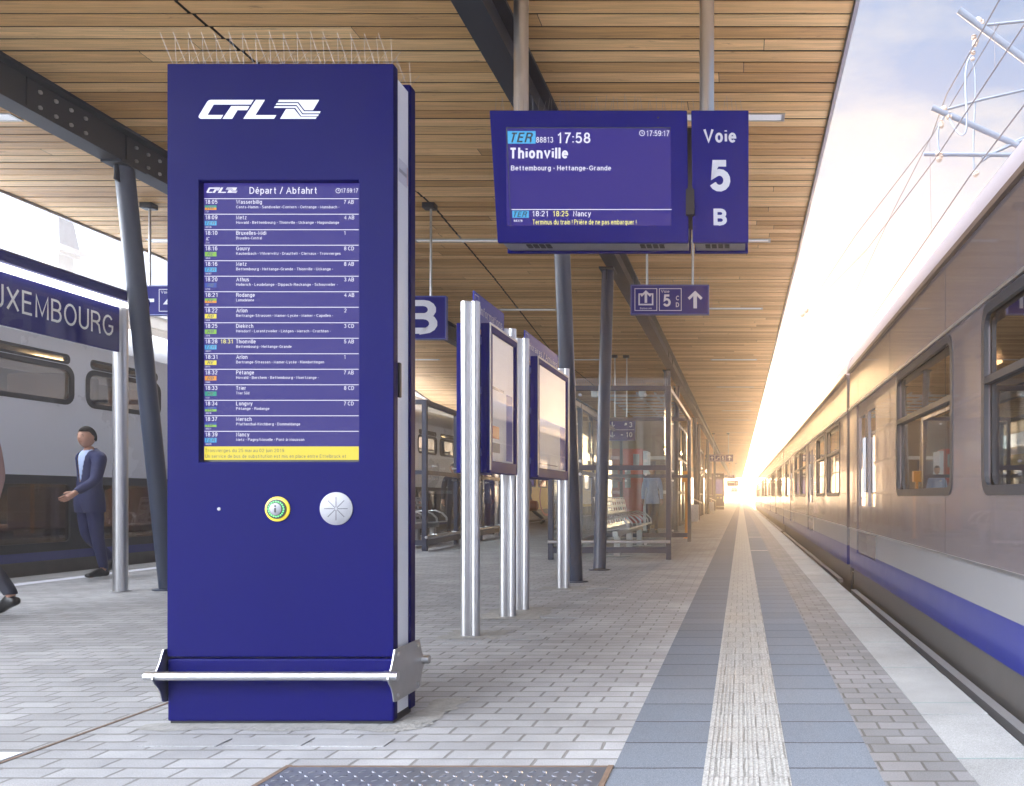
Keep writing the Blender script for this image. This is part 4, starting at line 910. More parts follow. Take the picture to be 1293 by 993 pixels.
# ================================================================== NOTICE CASES
def notice(y0, y1, ya, yb, label, head, icon, posters):
    X = -1.885
    t = thing('notice_case', label, 'notice board', (X, (y0+y1)/2, 0), 'blue notice cases on steel posts')
    for yy in (y0, y1):
        mb = MB(); mb.tube([(X,yy,0),(X,yy,2.288)], .036, 20); mb.tube([(X+.064,yy,0),(X+.064,yy,2.288)], .030, 18); mb.box(X+.02,X+.05,yy-.012,yy+.012,0.002,2.28)
        mb.build('post', 'steel', t)
    zb, zt = 1.12, 2.165
    for x0, x1 in ((X+.07, X+.135), (X-.10, X-.035)):
        mb = MB(); mb.box(x0, x1-.024, ya, yb, zb, zt) ; mb.build('case_box', 'blue_shade_lift', t, bevel=.004, smooth=False)
    xf = X+.135
    fr = lambda u,v,d: (xf-.022+d, u, v)
    mb = MB()
    o = [(ya,zb),(yb,zb),(yb,zt),(ya,zt)]; i_ = [(ya+.055,zb+.085),(yb-.045,zb+.085),(yb-.045,zt-.055),(ya+.055,zt-.055)]
    mb.ring(o, i_, fr, -.003, .024); f = mb.build('door_frame', 'blue_shade_lift', t, bevel=.004, smooth=False)
    mb = MB(); mb.box(xf-.003, xf+.004, ya-.004, ya+.012, zb+.02, zt+.004); mb.box(xf-.003, xf+.004, yb-.008, yb+.004, zb+.02, zt+.004); mb.box(xf-.003, xf+.004, ya+.012, yb-.008, zt-.012, zt+.004)
    mb.build('edge_trim', 'steel_dull', f, smooth=False)
    S = MB(); xp = xf-.019
    pfn = lambda u,v,d: (xp+d, u, v)
    S.flat([(ya+.05,zb+.08),(yb-.04,zb+.08),(yb-.04,zt-.05),(ya+.05,zt-.05)], pfn, 0, 0)
    for (u0,u1,v0,v1,mi) in posters: S.flat([(ya+u0,zb+v0),(ya+u1,zb+v0),(ya+u1,zb+v1),(ya+u0,zb+v1)], pfn, .0006, mi)
    S.build('posters', ['poster','poster_blue','poster_grey','red'], t, smooth=False)
    mb = MB(); mb.add([pfn(ya+.05,zb+.08,.012),pfn(yb-.04,zb+.08,.012),pfn(yb-.04,zt-.05,.012),pfn(ya+.05,zt-.05,.012)], [(0,1,2,3)]); mb.build('glass_pane', 'case_glass', t, smooth=False)
    mb = MB()
    for zz in (zb+.12, zb+.55, zt-.15): mb.box(X+.066, X+.076, ya-.012, ya-.001, zz, zz+.05)
    mb.build('hinges', 'blue_edge', t, smooth=False)
    # glass heading
    hz0, hz1 = 2.15, 2.385
    mb = MB(); mb.box(X+.02, X+.028, ya-.02, yb+.02, hz0, hz1); mb.build('heading_glass', 'glass_blue', t, smooth=False)
    S = MB(); hf = lambda u,v,d: (X+.0295+d, u, v)
    fr_w = .085; frame_box(S, hf, ya+.0, ya+fr_w, hz0+.05, hz1-.02, .005); text(S, 'i', hf, ya+fr_w/2, hz0+.07, .12, None, 'c', bold=.03)
    text(S, head, hf, ya+fr_w+.03, hz0+.10, .062, (yb-ya)-fr_w-.06)
    S.build('lettering', 'white_print', t, smooth=False)
notice(5.657, 6.57, 5.75, 6.44, 'blue notice case with Informations heading, the nearer one beside the departure pillar', 'Informations', 'i',
       [(.10,.28,.25,.34,3),(.09,.4,.60,.62,2),(.10,.3,.15,.22,2),(.46,.62,.10,.60,1)])
notice(6.97, 8.60, 7.10, 8.34, 'blue notice case with Horaires Arrivées heading, the farther one beside the column', 'Horaires / Arrivées', 'i',
       [(.95,1.18,.10,.52,1),(.12,.85,.12,.13,2)])

# ================================================================== WAITING SHELTERS
def fbar(mb, p0, p1, s=.07): mb.bar(p0, p1, s, s)
def clamps(par, pts, ax='y'):
    for p in pts:
        mb = MB(); mb.lathe([(.022,-.02),(.022,.02)], p, 10, ax); mb.lathe([(.012,.02),(.012,.07)], p, 8, ax); mb.build('glass_clamp', 'steel', par)
t = thing('glass_shelter', 'clear glass waiting shelter with dark frame beside the leaning columns and the metal bench', 'shelter', (-2, 12.53, 0), 'glass waiting shelters')
x0, x1, Y0, Y1, ZT = -2.90, -1.105, 12.53, 17.5, 2.645
def frame_front(xa, xb, Y, name):
    mb = MB(); s = .075
    mb.box(xa-s/2, xa+s/2, Y, Y+s, 0, ZT); mb.box(xb-s/2, xb+s/2, Y, Y+s, 0, ZT)
    mb.box(xa+s/2, xb-s/2, Y+.002, Y+s-.002, ZT-s, ZT); mb.box(xa+s/2, xb-s/2, Y+.002, Y+s-.002, 1.36, 1.435); mb.box(xa+s/2, xb-s/2, Y+.002, Y+s-.002, .10, .19)
    f = mb.build(name, 'frame', t, bevel=.005, smooth=False)
    for za, zb in ((.20,1.35),(1.445,ZT-s-.01)):
        mb = MB(); mb.box(xa+s/2+.02, xb-s/2-.02, Y+.03, Y+.04, za, zb); mb.build('glass_pane', 'glass', t, smooth=False)
    clamps(f, [(x, Y+.02, z) for x in (xa+.45, xb-.35) for z in (.24,1.30,1.50,ZT-.14)], 'y')
    return f
frame_front(x0, x1, Y0, 'front_frame'); frame_front(x0, x1, Y1, 'rear_frame')
mb = MB(); mb.tube([(x0-.02,Y0-.07,.277),(x1+.03,Y0-.07,.277)], .024, 16)
for x in (x0+.03, x1-.0): mb.tube([(x,Y0-.06,.277),(x,Y0+.01,.277)], .012, 8)
mb.build('bumper_rail', 'steel', t)
mb = MB(); lw = [(-2.62+.0-.28,Y0),(-2.97,15),(-3.15,18.5),(-3.38,22)]
lw = [(-2.90,12.6),(-2.93,15),(-3.05,18.5),(-3.2,22)]
for a, b in zip(lw[:-1], lw[1:]):
    for z, h in ((ZT-.04,.075),(1.40,.07),(.15,.08)): mb.bar((a[0],a[1],z),(b[0],b[1],z),.06,h)
for p in lw[1:]: mb.box(p[0]-.04,p[0]+.04,p[1]-.04,p[1]+.04,0,ZT)
mb.build('side_frame', 'frame', t, smooth=False)
for a, b in zip(lw[:-1], lw[1:]):
    for za, zb in ((.21,1.35),(1.45,ZT-.1)):
        mb = MB(); mb.bar((a[0],a[1]+.06,(za+zb)/2),(b[0],b[1]-.06,(za+zb)/2),.01,zb-za); mb.build('glass_pane', 'glass', t, smooth=False)
mb = MB()
n = int((x1-x0)/.028)
for k in range(n): x = x0+.01+k*.028; mb.tube([(x,Y0+.04,ZT-.002),(x,Y0+.04,ZT+.115)], .0016, 4)
mb.build('bird_spikes', 'wire', t)
mb = MB()
for x in (-2.25, -1.52): mb.box(x-.05, x+.05, Y0+.1, Y0+.2, ZT-.16, ZT-.06)
mb.box(-2.9,-1.1,Y0+.14,Y0+.16,ZT-.06,ZT-.04); mb.build('lamps', 'steel_dull', t, bevel=.01)
# rails that carry the lamps back to the rear frame are the top bars of the sides
mb = MB(); fbar(mb, (x1, Y0+.075, ZT-.04), (x1, Y1, ZT-.04), .06); mb.build('top_rail', 'frame', t, smooth=False)

t2 = thing('glass_shelter', 'long glass waiting shelter wall seen between the departure pillar and the notice case', 'shelter', (-5.7, 16, 0), 'glass waiting shelters')
pts = [(-5.56,14.5),(-5.70,16.5),(-5.82,18.4),(-5.95,20.4)]
mb = MB()
for p in pts: mb.box(p[0]-.04,p[0]+.04,p[1]-.04,p[1]+.04,0,2.66)
for a, b in zip(pts[:-1], pts[1:]):
    for z, h in ((2.62,.09),(1.385,.075),(.15,.10)): mb.bar((a[0],a[1],z),(b[0],b[1],z),.07,h)
fr2 = mb.build('side_frame', 'frame', t2, smooth=False)
mb = MB()
for z, h in ((2.62,.08),(1.385,.07),(.15,.09)): mb.bar((-5.6,14.5,z),(-7.6,14.5,z),.07,h)
for x in (-6.6,-7.6): mb.box(x-.04,x+.04,14.46,14.54,0,2.66)
mb.build('front_frame', 'frame', t2, smooth=False)
for a, b in zip(pts[:-1], pts[1:]):
    for za, zb in ((.21,1.34),(1.43,2.56)):
        mb = MB(); mb.bar((a[0],a[1]+.06,(za+zb)/2),(b[0],b[1]-.06,(za+zb)/2),.01,zb-za); mb.build('glass_pane', 'glass', t2, smooth=False)
clamps(fr2, [(a[0]+.02-.03*k, a[1]+.35+k*1.1, z) for a in pts[:-1] for k in (0,1) for z in (.28,1.28,1.5)], 'x')
mb = MB(); mb.tube([(-5.48,14.35,.25),(-5.75,18.4,.25),(-5.88,20.5,.25)], .026, 14); mb.build('bumper_rail', 'steel', t2)

# benches: steel seats with slotted backs
def bench(name, label, X, Y0, n, face):
    t = thing(name, label, 'bench', (X, Y0, 0), 'slotted steel benches')
    pit = .56
    prof = [(.22,.438),(.20,.455),(.0,.440),(-.16,.425),(-.215,.44),(-.245,.50),(-.29,.72),(-.335,.93),(-.35,.95)]
    for k in range(n):
        ya = Y0+k*pit+.02; yb = ya+pit-.04; mb = MB()
        m_ = .045
        # shell as slats with slots
        def pt(s):
            s = max(0, min(.9999, s))*(len(prof)-1); i = int(s); f = s-i; a, b = prof[i], prof[i+1]
            return a[0]+(b[0]-a[0])*f, a[1]+(b[1]-a[1])*f
        def strip_(s0, s1, y0_, y1_, q=3):
            for j in range(q):
                a = pt(s0+(s1-s0)*j/q); b = pt(s0+(s1-s0)*(j+1)/q)
                nx, nz = -(b[1]-a[1]), (b[0]-a[0]); L = math.hypot(nx,nz) or 1; nx, nz = nx/L*.004, nz/L*.004
                vs = []
                for y_ in (y0_, y1_):
                    vs += [(X+face*(a[0]+nx),y_,a[1]+nz),(X+face*(b[0]+nx),y_,b[1]+nz),(X+face*(b[0]-nx),y_,b[1]-nz),(X+face*(a[0]-nx),y_,a[1]-nz)]
                mb.add(vs, [(0,1,2,3),(7,6,5,4),(0,4,5,1),(1,5,6,2),(2,6,7,3),(3,7,4,0)])
        strip_(0,.60,ya,yb,6); ym = (ya+yb)/2
        slots = [.64,.70,.76,.82,.88,.94]; w_ = .016; cur = .60
        for s_ in slots:
            strip_(cur, s_-w_, ya, yb, 1)
            for a_, b_ in ((ya,ya+m_),(ym-.03,ym+.03),(yb-m_,yb)): strip_(s_-w_, s_+w_, a_, b_, 1)
            cur = s_+w_
        strip_(cur, 1, ya, yb, 1)
        mb.build('seat', 'steel_dull', t, angle=50)
    for k in range(n+1):
        y_ = Y0+k*pit
        for dy in (-.03,.03):
            mb = MB(); mb.tube([(X+face*a,y_+dy,z) for a,z in ((-.26,.58),(-.20,.665),(-.05,.675),(.10,.62),(.19,.53),(.20,.46))], .011, 8); mb.build('armrest', 'steel', t)
    mb = MB(); mb.box(X-.04, X+.04, Y0, Y0+n*pit, .33, .41); mb.build('beam', 'steel_dull', t)
    for yy in (Y0+.25, Y0+n*pit/2, Y0+n*pit-.25):
        mb = MB(); mb.box(X-.05, X+.05, yy-.06, yy+.06, .012, .335); mb.box(X-.22, X+.22, yy-.07, yy+.07, .001, .014); mb.build('leg', 'steel_dull', t, bevel=.006)
bench('metal_bench', 'steel bench of slotted seats with looped armrests inside the right glass shelter', -1.98, 12.95, 6, 1)
bench('metal_bench', 'steel bench seen through the glass shelter beside the departure pillar', -6.35, 15.0, 4, 1)

# things behind the shelters
t = thing('vending_machine', 'red vending machine standing behind the glass shelter and the bench', 'vending machine', (-2.9, 22.4, 0))
mb = MB(); mb.box(-3.2, -2.62, 22, 22.7, .06, 2.24); mb.build('body', 'red', t, bevel=.02)
mb = MB(); mb.box(-2.618,-2.50,22,22.7,.06,2.18); mb.build('side_panel', 'white_panel', t, bevel=.01)
mb = MB(); mb.box(-3.1,-2.95,21.985,21.998,1.2,1.7); mb.box(-2.88,-2.72,21.985,21.998,1.75,2.1); mb.build('display', 'poster_grey', t)
mb = MB(); mb.box(-3.15,-2.7,22.1,22.6,0,.06); mb.build('plinth', 'black', t)
t = thing('lift_enclosure', 'brown clad lift enclosure behind the right glass shelter', 'enclosure', (-2.9, 26, 0))
mb = MB(); mb.box(-3.95, -2.30, 25.2, 29.5, 0, 3.30); mb.build('cladding', 'brown', t, bevel=.01)
mb = MB(); mb.box(-2.298,-2.27,25.15,29.55,2.1,2.2); mb.box(-3.97,-2.27,25.15,25.197,2.1,2.2); mb.box(-3.97,-2.27,25.15,25.197,1.05,1.15); mb.build('rail', 'steel_dull', t)
mb = MB(); mb.box(-3.6,-2.6,25.17,25.198,.1,2.05); mb.build('door', 'frame', t)
def draw_pl(S, fn, W, H):
    stroke(S, [(.02,H/2),(W-.02,H/2)], .012, fn)
    text(S, '– 3', fn, W-.06, H*.62, .13, None, 'r', bold=.03); text(S, '– 10', fn, W-.06, H*.14, .13, None, 'r', bold=.03)
    arrow(S, .14, H*.74, .15, fn, rot=180); arrow(S, .14, H*.26, .15, fn, rot=180)
a = at(766, 556, 20.3); b = at(801.5, 530, 20.3)
hsign('direction_sign', 'blue sign with – 3 above – 10 seen through the right glass shelter', a.x, b.x, 20.3, a.z, b.z, (a.x+.2, b.x-.2), draw_pl, False)
mb = MB(); mb.box(-1.30,-1.24,19.0,19.06,0,1.55); mb.box(-1.33,-1.21,18.98,19.08,0,.02); mb.box(-1.36,-1.18,18.97,19.1,1.3,1.55)
tag(mb.build('ticket_validator', 'orange', org=(-1.27,19.03,0), bevel=.01), 'slim orange ticket post just behind the second glass shelter frame', 'ticket post')
t = thing('info_pillar', 'plain blue pillar standing behind the first notice case, beside a bent steel pipe', 'pillar', (-6.3, 21, 0))
mb = MB(); mb.box(-6.55,-6.1,21,21.35,.05,2.4); mb.build('body', 'blue', t, bevel=.03)
mb = MB(); mb.box(-6.5,-6.15,21.03,21.3,0,.05); mb.build('plinth', 'black', t)
mb = MB(); mb.tube([(-6.05,20.4,.0),(-6.05,20.4,.75),(-6.0,20.4,2.2),(-5.98,20.4,HC)], .05, 14)
for z in (.5,.9,1.3): mb.lathe([(.062,z),(.062,z+.05)], (-6.05+max(0,(z-.75))*.035,20.4,0), 14)
tag(mb.build('drain_pipe', 'steel', org=(-6.05,20.4,0)), 'slanting steel drain pipe with clamps behind the first notice case', 'drain pipe')
for (x, y, lab) in ((-1.78,32,'grey information lectern with tilted top among the far columns, nearer one'),(-1.80,50,'grey information lectern with tilted top nearest the far departure pillar')):
    t = thing('info_lectern', lab, 'lectern', (x,y,0), 'grey lecterns')
    mb = MB(); mb.box(x-.14,x+.12,y-.15,y+.15,0,.66); mb.build('stand', 'white_panel', t, bevel=.02)
    mb = MB(); mb.bar((x-.22,y,.95),(x+.26,y,.72),.34,.04); mb.build('top', 'steel_dull', t)
# glazed stair railings that line the island between the far columns
for i, (ya, yb) in enumerate(((24.2,30.5),(37,44),(47,56))):
    t = thing('glass_screen', ('dark framed glass screen after the brown enclosure along the platform', 'dark framed glass screen past the nearer grey lectern', 'farthest dark framed glass screen before the far departure pillar')[i], 'glass screen', (-2.05,ya,0))
    mb = MB(); n = 4
    for k in range(n+1): y_ = ya+(yb-ya)*k/n; mb.box(-2.09,-2.01,y_-.04,y_+.04,0,3.4-(.0 if k else .25))
    for z in (1.1,2.2,3.3): mb.bar((-2.05,ya,z),(-2.05,yb,z),.06,.08)
    mb.build('frame', 'frame', t, smooth=False)
    mb = MB(); mb.box(-2.055,-2.045,ya+.05,yb-.05,.15,3.25); mb.build('glass_pane', 'glass', t, smooth=False)

# ================================================================== TRAINS
def coach(label, name, xs, n, y0, y1, bands, wins, doors, roof, mats, width=2.8, seats=True, group=None, extra=None):
    """xs = side plane, n = outward direction (+1 faces +X)."""
    t = thing(name, label, 'train coach', (xs-n*width/2, (y0+y1)/2, -.9), group)
    P = lambda d,y,z: (xs+n*d, y, z)
    ztop = bands[-1][1]; TH = .07
    ops = [(a,b,c,e) for a,b,c,e,*_ in wins] + [(a,b,c,e) for a,b,c,e,*_ in doors]
    for zi, (za, zb, m, *_x) in enumerate(bands):
        mb = MB(); d_out = _x[0] if _x else 0
        # cut this band into boxes round the openings
        ycut = sorted(set([y0, y1] + [q for o in ops for q in o[:2] if o[2] < zb and o[3] > za]))
        for a, b in zip(ycut[:-1], ycut[1:]):
            holes = sorted([(max(o[2],za), min(o[3],zb)) for o in ops if o[0] < b-1e-4 and o[1] > a+1e-4 and o[2] < zb and o[3] > za])
            cur = za
            for h0, h1 in holes:
                if h0 > cur+1e-4: mb.box(P(-TH,0,0)[0], P(d_out,0,0)[0], a, b, cur, h0)
                cur = max(cur, h1)
            if cur < zb-1e-4: mb.box(P(-TH,0,0)[0], P(d_out,0,0)[0], a, b, cur, zb)
        if mb.v: mb.build({'train_blue':'blue_band','train_skirt':'skirt','train_dark':'window_band'}.get(m,'side_wall'), m, t, smooth=False)
    # roof
    mb = MB(); mb.prism([(roof[0][0], roof[0][1])] + roof[1:] + [(-width/2, roof[-1][1]), (-width, roof[0][1])], lambda u,v,d: P(u,d,v), y0, y1); mb.build('roof', mats['roof'], t, angle=28)
    # ends, floor, far wall
    mb = MB(); mb.box(P(-.072,0,0)[0], P(-width,0,0)[0], y0, y0+.06, 0, ztop); mb.box(P(-.072,0,0)[0], P(-width,0,0)[0], y1-.06, y1, 0, ztop); mb.build('end_wall', mats['inner_wall'], t, smooth=False)
    mb = MB(); mb.box(P(-.072,0,0)[0], P(-width,0,0)[0], y0+.061, y1-.061, .25 if doors else .05, .30 if doors else .1)
    if mats.get('deck2'): mb.box(P(-.072,0,0)[0], P(-width,0,0)[0], y0+.061, y1-.061, mats['deck2'], mats['deck2']+.08)
    mb.build('floor', 'inner', t, smooth=False)
    mb = MB(); fx = P(-width,0,0)[0]; fx2 = P(-width+.06,0,0)[0]
    zs = sorted(set(o[2:4] for o in ops)); cur = .31
    zc = [( .31, .95),(1.75, ztop-.01)] if doors else [(.11,.6),(1.0,1.9),(2.65,ztop-.01)]
    for a, b in zc: mb.box(fx, fx2, y0+.061, y1-.061, a, b)
    q = y0+.3
    while q < y1-.3:
        mb.box(fx, fx2, q, q+.4, .31, ztop-.02); q += 1.9
    mb.build('far_wall', 'inner', t, smooth=False)
    # underframe and bogies
    mb = MB(); mb.box(P(-.25,0,0)[0], P(-width+.25,0,0)[0], y0+.3, y1-.3, -.62, bands[0][0]-.005); mb.build('underframe', 'train_under', t, smooth=False)
    for yb_ in (y0+2.6, y1-2.6):
        if y1-y0 < 8: yb_ = (y0+y1)/2
        b_ = MB(); b_.box(P(-.40,0,0)[0], P(-.28,0,0)[0], yb_-1.5, yb_+1.5, -.70, -.40); bo = b_.build('bogie', 'train_under', t, bevel=.02)
        for dy in (-1.0, 1.0):
            w_ = MB(); w_.lathe([(.40,-.06),(.40,.06),(.30,.07),(.1,.08)] , (P(-.58,0,0)[0], yb_+dy, -.38), 24, 'x'); w_.build('wheel', 'steel_dull', bo)
    # windows
    for a, b, c, e, *o in wins:
        fm = o[0] if o else 'train_dark'; r_ = o[1] if len(o) > 1 else .1; w_ = o[2] if len(o) > 2 else .05
        fn = lambda u,v,d: P(d,u,v)
        mb = MB(); mb.ring(rrect(a-w_,b+w_,c-w_,e+w_,r_+w_), rrect(a+.015,b-.015,c+.015,e-.015,r_), fn, -.02, .006); f = mb.build('window_frame', fm, t, smooth=False)
        mb = MB(); mb.box(P(-.035,0,0)[0], P(-.029,0,0)[0], a, b, c, e); mb.build('window_pane', mats['glass'], f, smooth=False)
        if len(o) > 3 and o[3]:
            mb = MB(); mb.box(P(-.028,0,0)[0], P(.004,0,0)[0], a+.016, b-.016, o[3]-.02, o[3]+.02); mb.build('transom', fm, f, smooth=False)
    for a, b, c, e in doors:
        ym = (a+b)/2
        for u0, u1 in ((a+.01, ym-.008), (ym+.008, b-.01)):
            mb = MB(); fn = lambda u,v,d: P(d,u,v)
            o_ = [(u0,c+.01),(u1,c+.01),(u1,e-.01),(u0,e-.01)]; i_ = [(u0+.10,c+.55),(u1-.10,c+.55),(u1-.10,e-.18),(u0+.10,e-.18)]
            mb.ring(o_, i_, fn, -.045, -.012); dd = mb.build('door', mats['door'], t, smooth=False)
            mb = MB(); mb.box(P(-.034,0,0)[0], P(-.028,0,0)[0], u0+.09, u1-.09, c+.54, e-.17); mb.build('door_pane', mats['glass'], dd, smooth=False)
            mb = MB(); mb.tube([P(.01,u1-.05 if u0 < ym-.3 else u0+.05,c+.7),P(.01,u1-.05 if u0 < ym-.3 else u0+.05,c+1.3)], .014, 8); mb.build('handle', 'yellow_paint' if False else 'steel', dd)
    # seats
    if seats and y0 < 12:
        for zf in seats:
            q = y0+.7; i = 0
            while q < min(y1-.7, 15.5):
                for da, db in ((-.25,-1.1),(-1.65,-2.5)):
                    X0, X1 = P(da,0,0)[0], P(db,0,0)[0]
                    mb = MB(); mb.box(X0, X1, q, q+.45, zf+.32, zf+.44)
                    yb0 = q+.40 if i % 2 == 0 else q-.05
                    mb.box(X0, X1, yb0, yb0+.10, zf+.35, zf+.99); mb.build('seat', mats['seat'], t, bevel=.03)
                q += .88; i += 1
    # lamps inside
    if mats.get('lamps'):
        for zl in mats['lamps']:
            mb = MB(); q = y0+1.0
            while q < y1-1: mb.box(P(-1.55,0,0)[0], P(-1.25,0,0)[0], q, q+.6, zl, zl+.03); q += 2.6
            mb.build('inside_lamps', 'win_lit', t, smooth=False)
    if extra: extra(t, P)
    return t
# left: grey double deck coaches
LX = -8.78
def left_wins(ya, yb):
    wins = []; y = ya
    while y + 1.45 < yb:
        wins += [(y+.07, y+1.40, .36, 1.13, 'train_dark', .07, .075), (y+.07, y+1.40, 2.20, 2.62, 'train_dark', .10, .05), (y+.12, y+1.36, 2.70, 2.79, 'train_dark', .035, .02)]
        y += 1.62
    return wins
lm = {'roof':'train_white','inner_wall':'inner','glass':'train_glass','door':'train_dark','seat':'seat_orange','deck2':1.55,'lamps':(1.40,2.95)}
lb = [(-.12,.15,'train_skirt',-.03),(.15,.262,'train_blue'),(.262,1.225,'train_dark',-.004),(1.225,2.10,'train_grey'),(2.10,2.98,'train_grey')]
lroof = [(.012,2.98),(-.02,3.10),(-.16,3.30),(-.45,3.48),(-.9,3.58)]
coach('grey double-deck coach with dark rounded windows behind the station name board and walking man', 'train_coach', LX, 1, 2.95, 30.2, lb, left_wins(2.95-.02, 29.8), [], lroof, lm, seats=(.1,1.63), group='coaches of the grey double-deck train')
ym = {'roof':'train_white','inner_wall':'inner','glass':'train_glass_dark','door':'yellow','seat':'seat_blue','lamps':(2.5,)}
def stripes(t, P):
    mb = MB(); fn = lambda u,v,d: P(.004+d,u,v)
    C = [(37.2+1.3*math.cos(R(a)), .95+.85*math.sin(R(a))) for a in range(0,360,12)]; C2 = [(37.2+1.18*math.cos(R(a)), .95+.75*math.sin(R(a))) for a in range(0,360,12)]
    mb.ring(C, C2, fn, -.003, .003); mb.build('red_ring', 'red', t, smooth=False)
coach('yellow train coach seen beneath and behind the notice cases', 'train_coach', LX, 1, 30.5, 52, [(-.12,.12,'train_skirt',-.03),(.12,.42,'train_dark'),(.42,1.25,'yellow'),(1.25,2.75,'yellow')],
      [(31.5+i*2.1, 33.1+i*2.1, 1.42, 2.25, 'train_dark', .08, .05) for i in range(9)], [], [(.01,2.75),(-.1,2.95),(-.4,3.15),(-.9,3.25)], ym, seats=(.3,), extra=stripes)
# right: mauve silver multiple unit
RX = 1.36
rb = [(-.30,.085,'train_skirt',-.05),(.085,.33,'train_blue'),(.33,.56,'train_light'),(.56,.95,'train_silver'),(.95,2.06,'train_silver'),(2.06,2.52,'train_silver')]
rroof = [(.014,2.52),(.0,2.60),(-.05,2.74),(-.16,2.88),(-.38,3.02),(-.8,3.10)]
rm = {'roof':'train_roof','inner_wall':'train_dark','glass':'train_glass_dark','door':'train_silver','seat':'seat_blue','lamps':(2.45,)}
W = lambda a,b: (a,b,1.0,1.98,'train_dark',.08,.04,1.60)
def trim(ya, yb):
    def ex(t, P):
        mb = MB(); mb.box(P(.001,0,0)[0], P(.028,0,0)[0], ya, yb, 2.50, 2.535); mb.build('gutter', 'brown', t, smooth=False)
        mb = MB(); mb.box(P(.001,0,0)[0], P(.010,0,0)[0], ya, yb, .556, .575); mb.build('waist_strip', 'steel_dull', t, smooth=False)
        mb = MB(); mb.box(P(.001,0,0)[0], P(.016,0,0)[0], ya, yb, 2.03, 2.05); mb.build('window_rail', 'steel_dull', t, smooth=False)
        mb = MB(); q = ya+1.0
        while q < yb-.2:
            mb.box(P(-.001,0,0)[0], P(.0007,0,0)[0], q, q+.006, .58, 2.49); q += 1.35 if int(q*3) % 2 else 2.05
        mb.build('panel_seam', 'rubber', t, smooth=False)
        mb = MB(); mb.tube([P(-.1,ya,2.785),P(-.1,yb,2.785)], .012, 8); mb.build('roof_seam', 'train_dark', t)
        mb = MB(); mb.box(P(-.01,0,0)[0], P(.05,0,0)[0], ya+.5, yb-.5, -.20, -.15); mb.build('step_rail', 'train_light', t, smooth=False)
    return ex
g = 'coaches of the mauve silver train'
coach('mauve silver coach with big divided windows, first of its train, cut off by the border', 'train_coach', RX, -1, .4, 10.35, rb, [W(1.1,2.9),W(3.1,4.62),W(5.35,7.2)], [(8.35,9.72,.30,2.05)], rroof, rm, seats=(.3,), group=g, extra=trim(.4,10.35))
segs = [(10.62,26.4),(26.7,43),(43.3,60),(60.3,80)]
labs = ['second coach of the mauve silver train, joined behind the first one', 'third coach of the mauve silver train, well down the platform', 'fourth coach of the mauve silver train in the glow', 'last coach of the mauve silver train at the vanishing point']
for (a, b), lb_ in zip(segs, labs):
    L = b-a
    coach(lb_, 'train_coach', RX, -1, a, b, rb, [W(a+.8,a+2.5),W(a+2.8,a+4.3),W(a+6.8,a+8.5),W(a+8.8,a+10.4),W(a+13.0,a+14.8)], [(a+4.9,a+6.3,.30,2.05),(a+10.9,a+12.3,.30,2.05)], rroof, rm, seats=(.3,), group=g, extra=trim(a,b))

# ================================================================== OVERHEAD LINE
def wire(label, pts, r=.009, name='overhead_wire', m='wire_dark'):
    mb = MB(); mb.tube(pts, r, 6); o = mb.build(name, m, org=pts[0]); return tag(o, label, 'overhead wire', 'overhead line wires')
U = at
wire('contact wire running low over the mauve train, lowest of the wires', [U(1480,-120,5.2), U(1293,133,7.6), U(1225,222,9.35), U(1103,400,16.6), (2.7,60,4.66)])
wire('carrying wire from the top right tube down to the insulator by the canopy edge', [U(1330,-112,7.4), U(1262,0,8.3), U(1195,120,11.5), U(1176,173,13.2), U(1080,298,17.3), U(1018,392,22), U(985,450,33)])
wire('carrying wire passing the steady tube end, crossing the others', [U(1360,-62,7.3), U(1293,32,8.0), U(1183,198,10.7), U(1095,315,16), U(1023,388,22)])
wire('thin slack wire falling steeply between the two carrying wires', [U(1262,30,9.5), U(1172,180,12.9), U(1126,270,15), U(1068,395,20), U(1030,470,27)], .007)
mb = MB()
mb.tube([U(1174,175,12.9), U(1176,296,12.9)], .004, 5); mb.tube([U(1089,352,18), U(1090,415,18)], .004, 5); mb.tube([U(1256,28,8.6),U(1256,85,8.6)], .004, 5)
tag(mb.build('dropper_wires', 'wire_dark', org=U(1174,175,12.9)), 'fine vertical dropper wires hanging below the carrying wires', 'overhead wire')
Yc = 10.7
t = thing('overhead_bracket', 'pale blue-grey overhead line tubes with cables above the mauve train roof', 'overhead arm', tuple(U(1330,240,Yc)))
mast = U(1420, 300, Yc)
for k, (a, b, r) in enumerate((((1211,13),(1420,170),.045),((1177,136),(1400,235),.040),((1166,195),(1405,197),.028))):
    p0, p1 = U(*a, Yc), U(*b, Yc); mb = MB(); mb.tube([p0, p1], r, 14); mb.build('tube', 'cat_tube', t)
mb = MB(); mb.tube([U(1197,138,Yc), U(1240,126,Yc), U(1293,114,Yc), U(1420,84,Yc)], .017, 8); mb.tube([U(1236,33,Yc),U(1293,27,Yc),U(1420,18,Yc)], .019, 8)
mb.tube([U(1238,205,Yc), U(1260,190,Yc), U(1290,175,Yc), U(1400,140,Yc)], .017, 8); mb.tube([U(1240,200,Yc), U(1275,184,Yc), U(1320,165,Yc)], .02, 8); mb.build('stay_rod', 'cat_tube', t)
mb = MB()
def bez(P, n=14):
    out = []
    for i in range(n+1):
        s = i/n; Q = [Vector(p) for p in P]
        while len(Q) > 1: Q = [a*(1-s)+b*s for a, b in zip(Q[:-1], Q[1:])]
        out.append(Q[0])
    return out
mb.tube(bez([U(1226,70,Yc),U(1208,90,Yc),U(1228,165,Yc-.3),U(1232,205,Yc-.3),U(1200,165,Yc),U(1196,140,Yc)]), .013, 8)
mb.tube(bez([U(1224,68,Yc),U(1240,90,Yc),U(1226,150,Yc),U(1230,218,Yc)]), .011, 8)
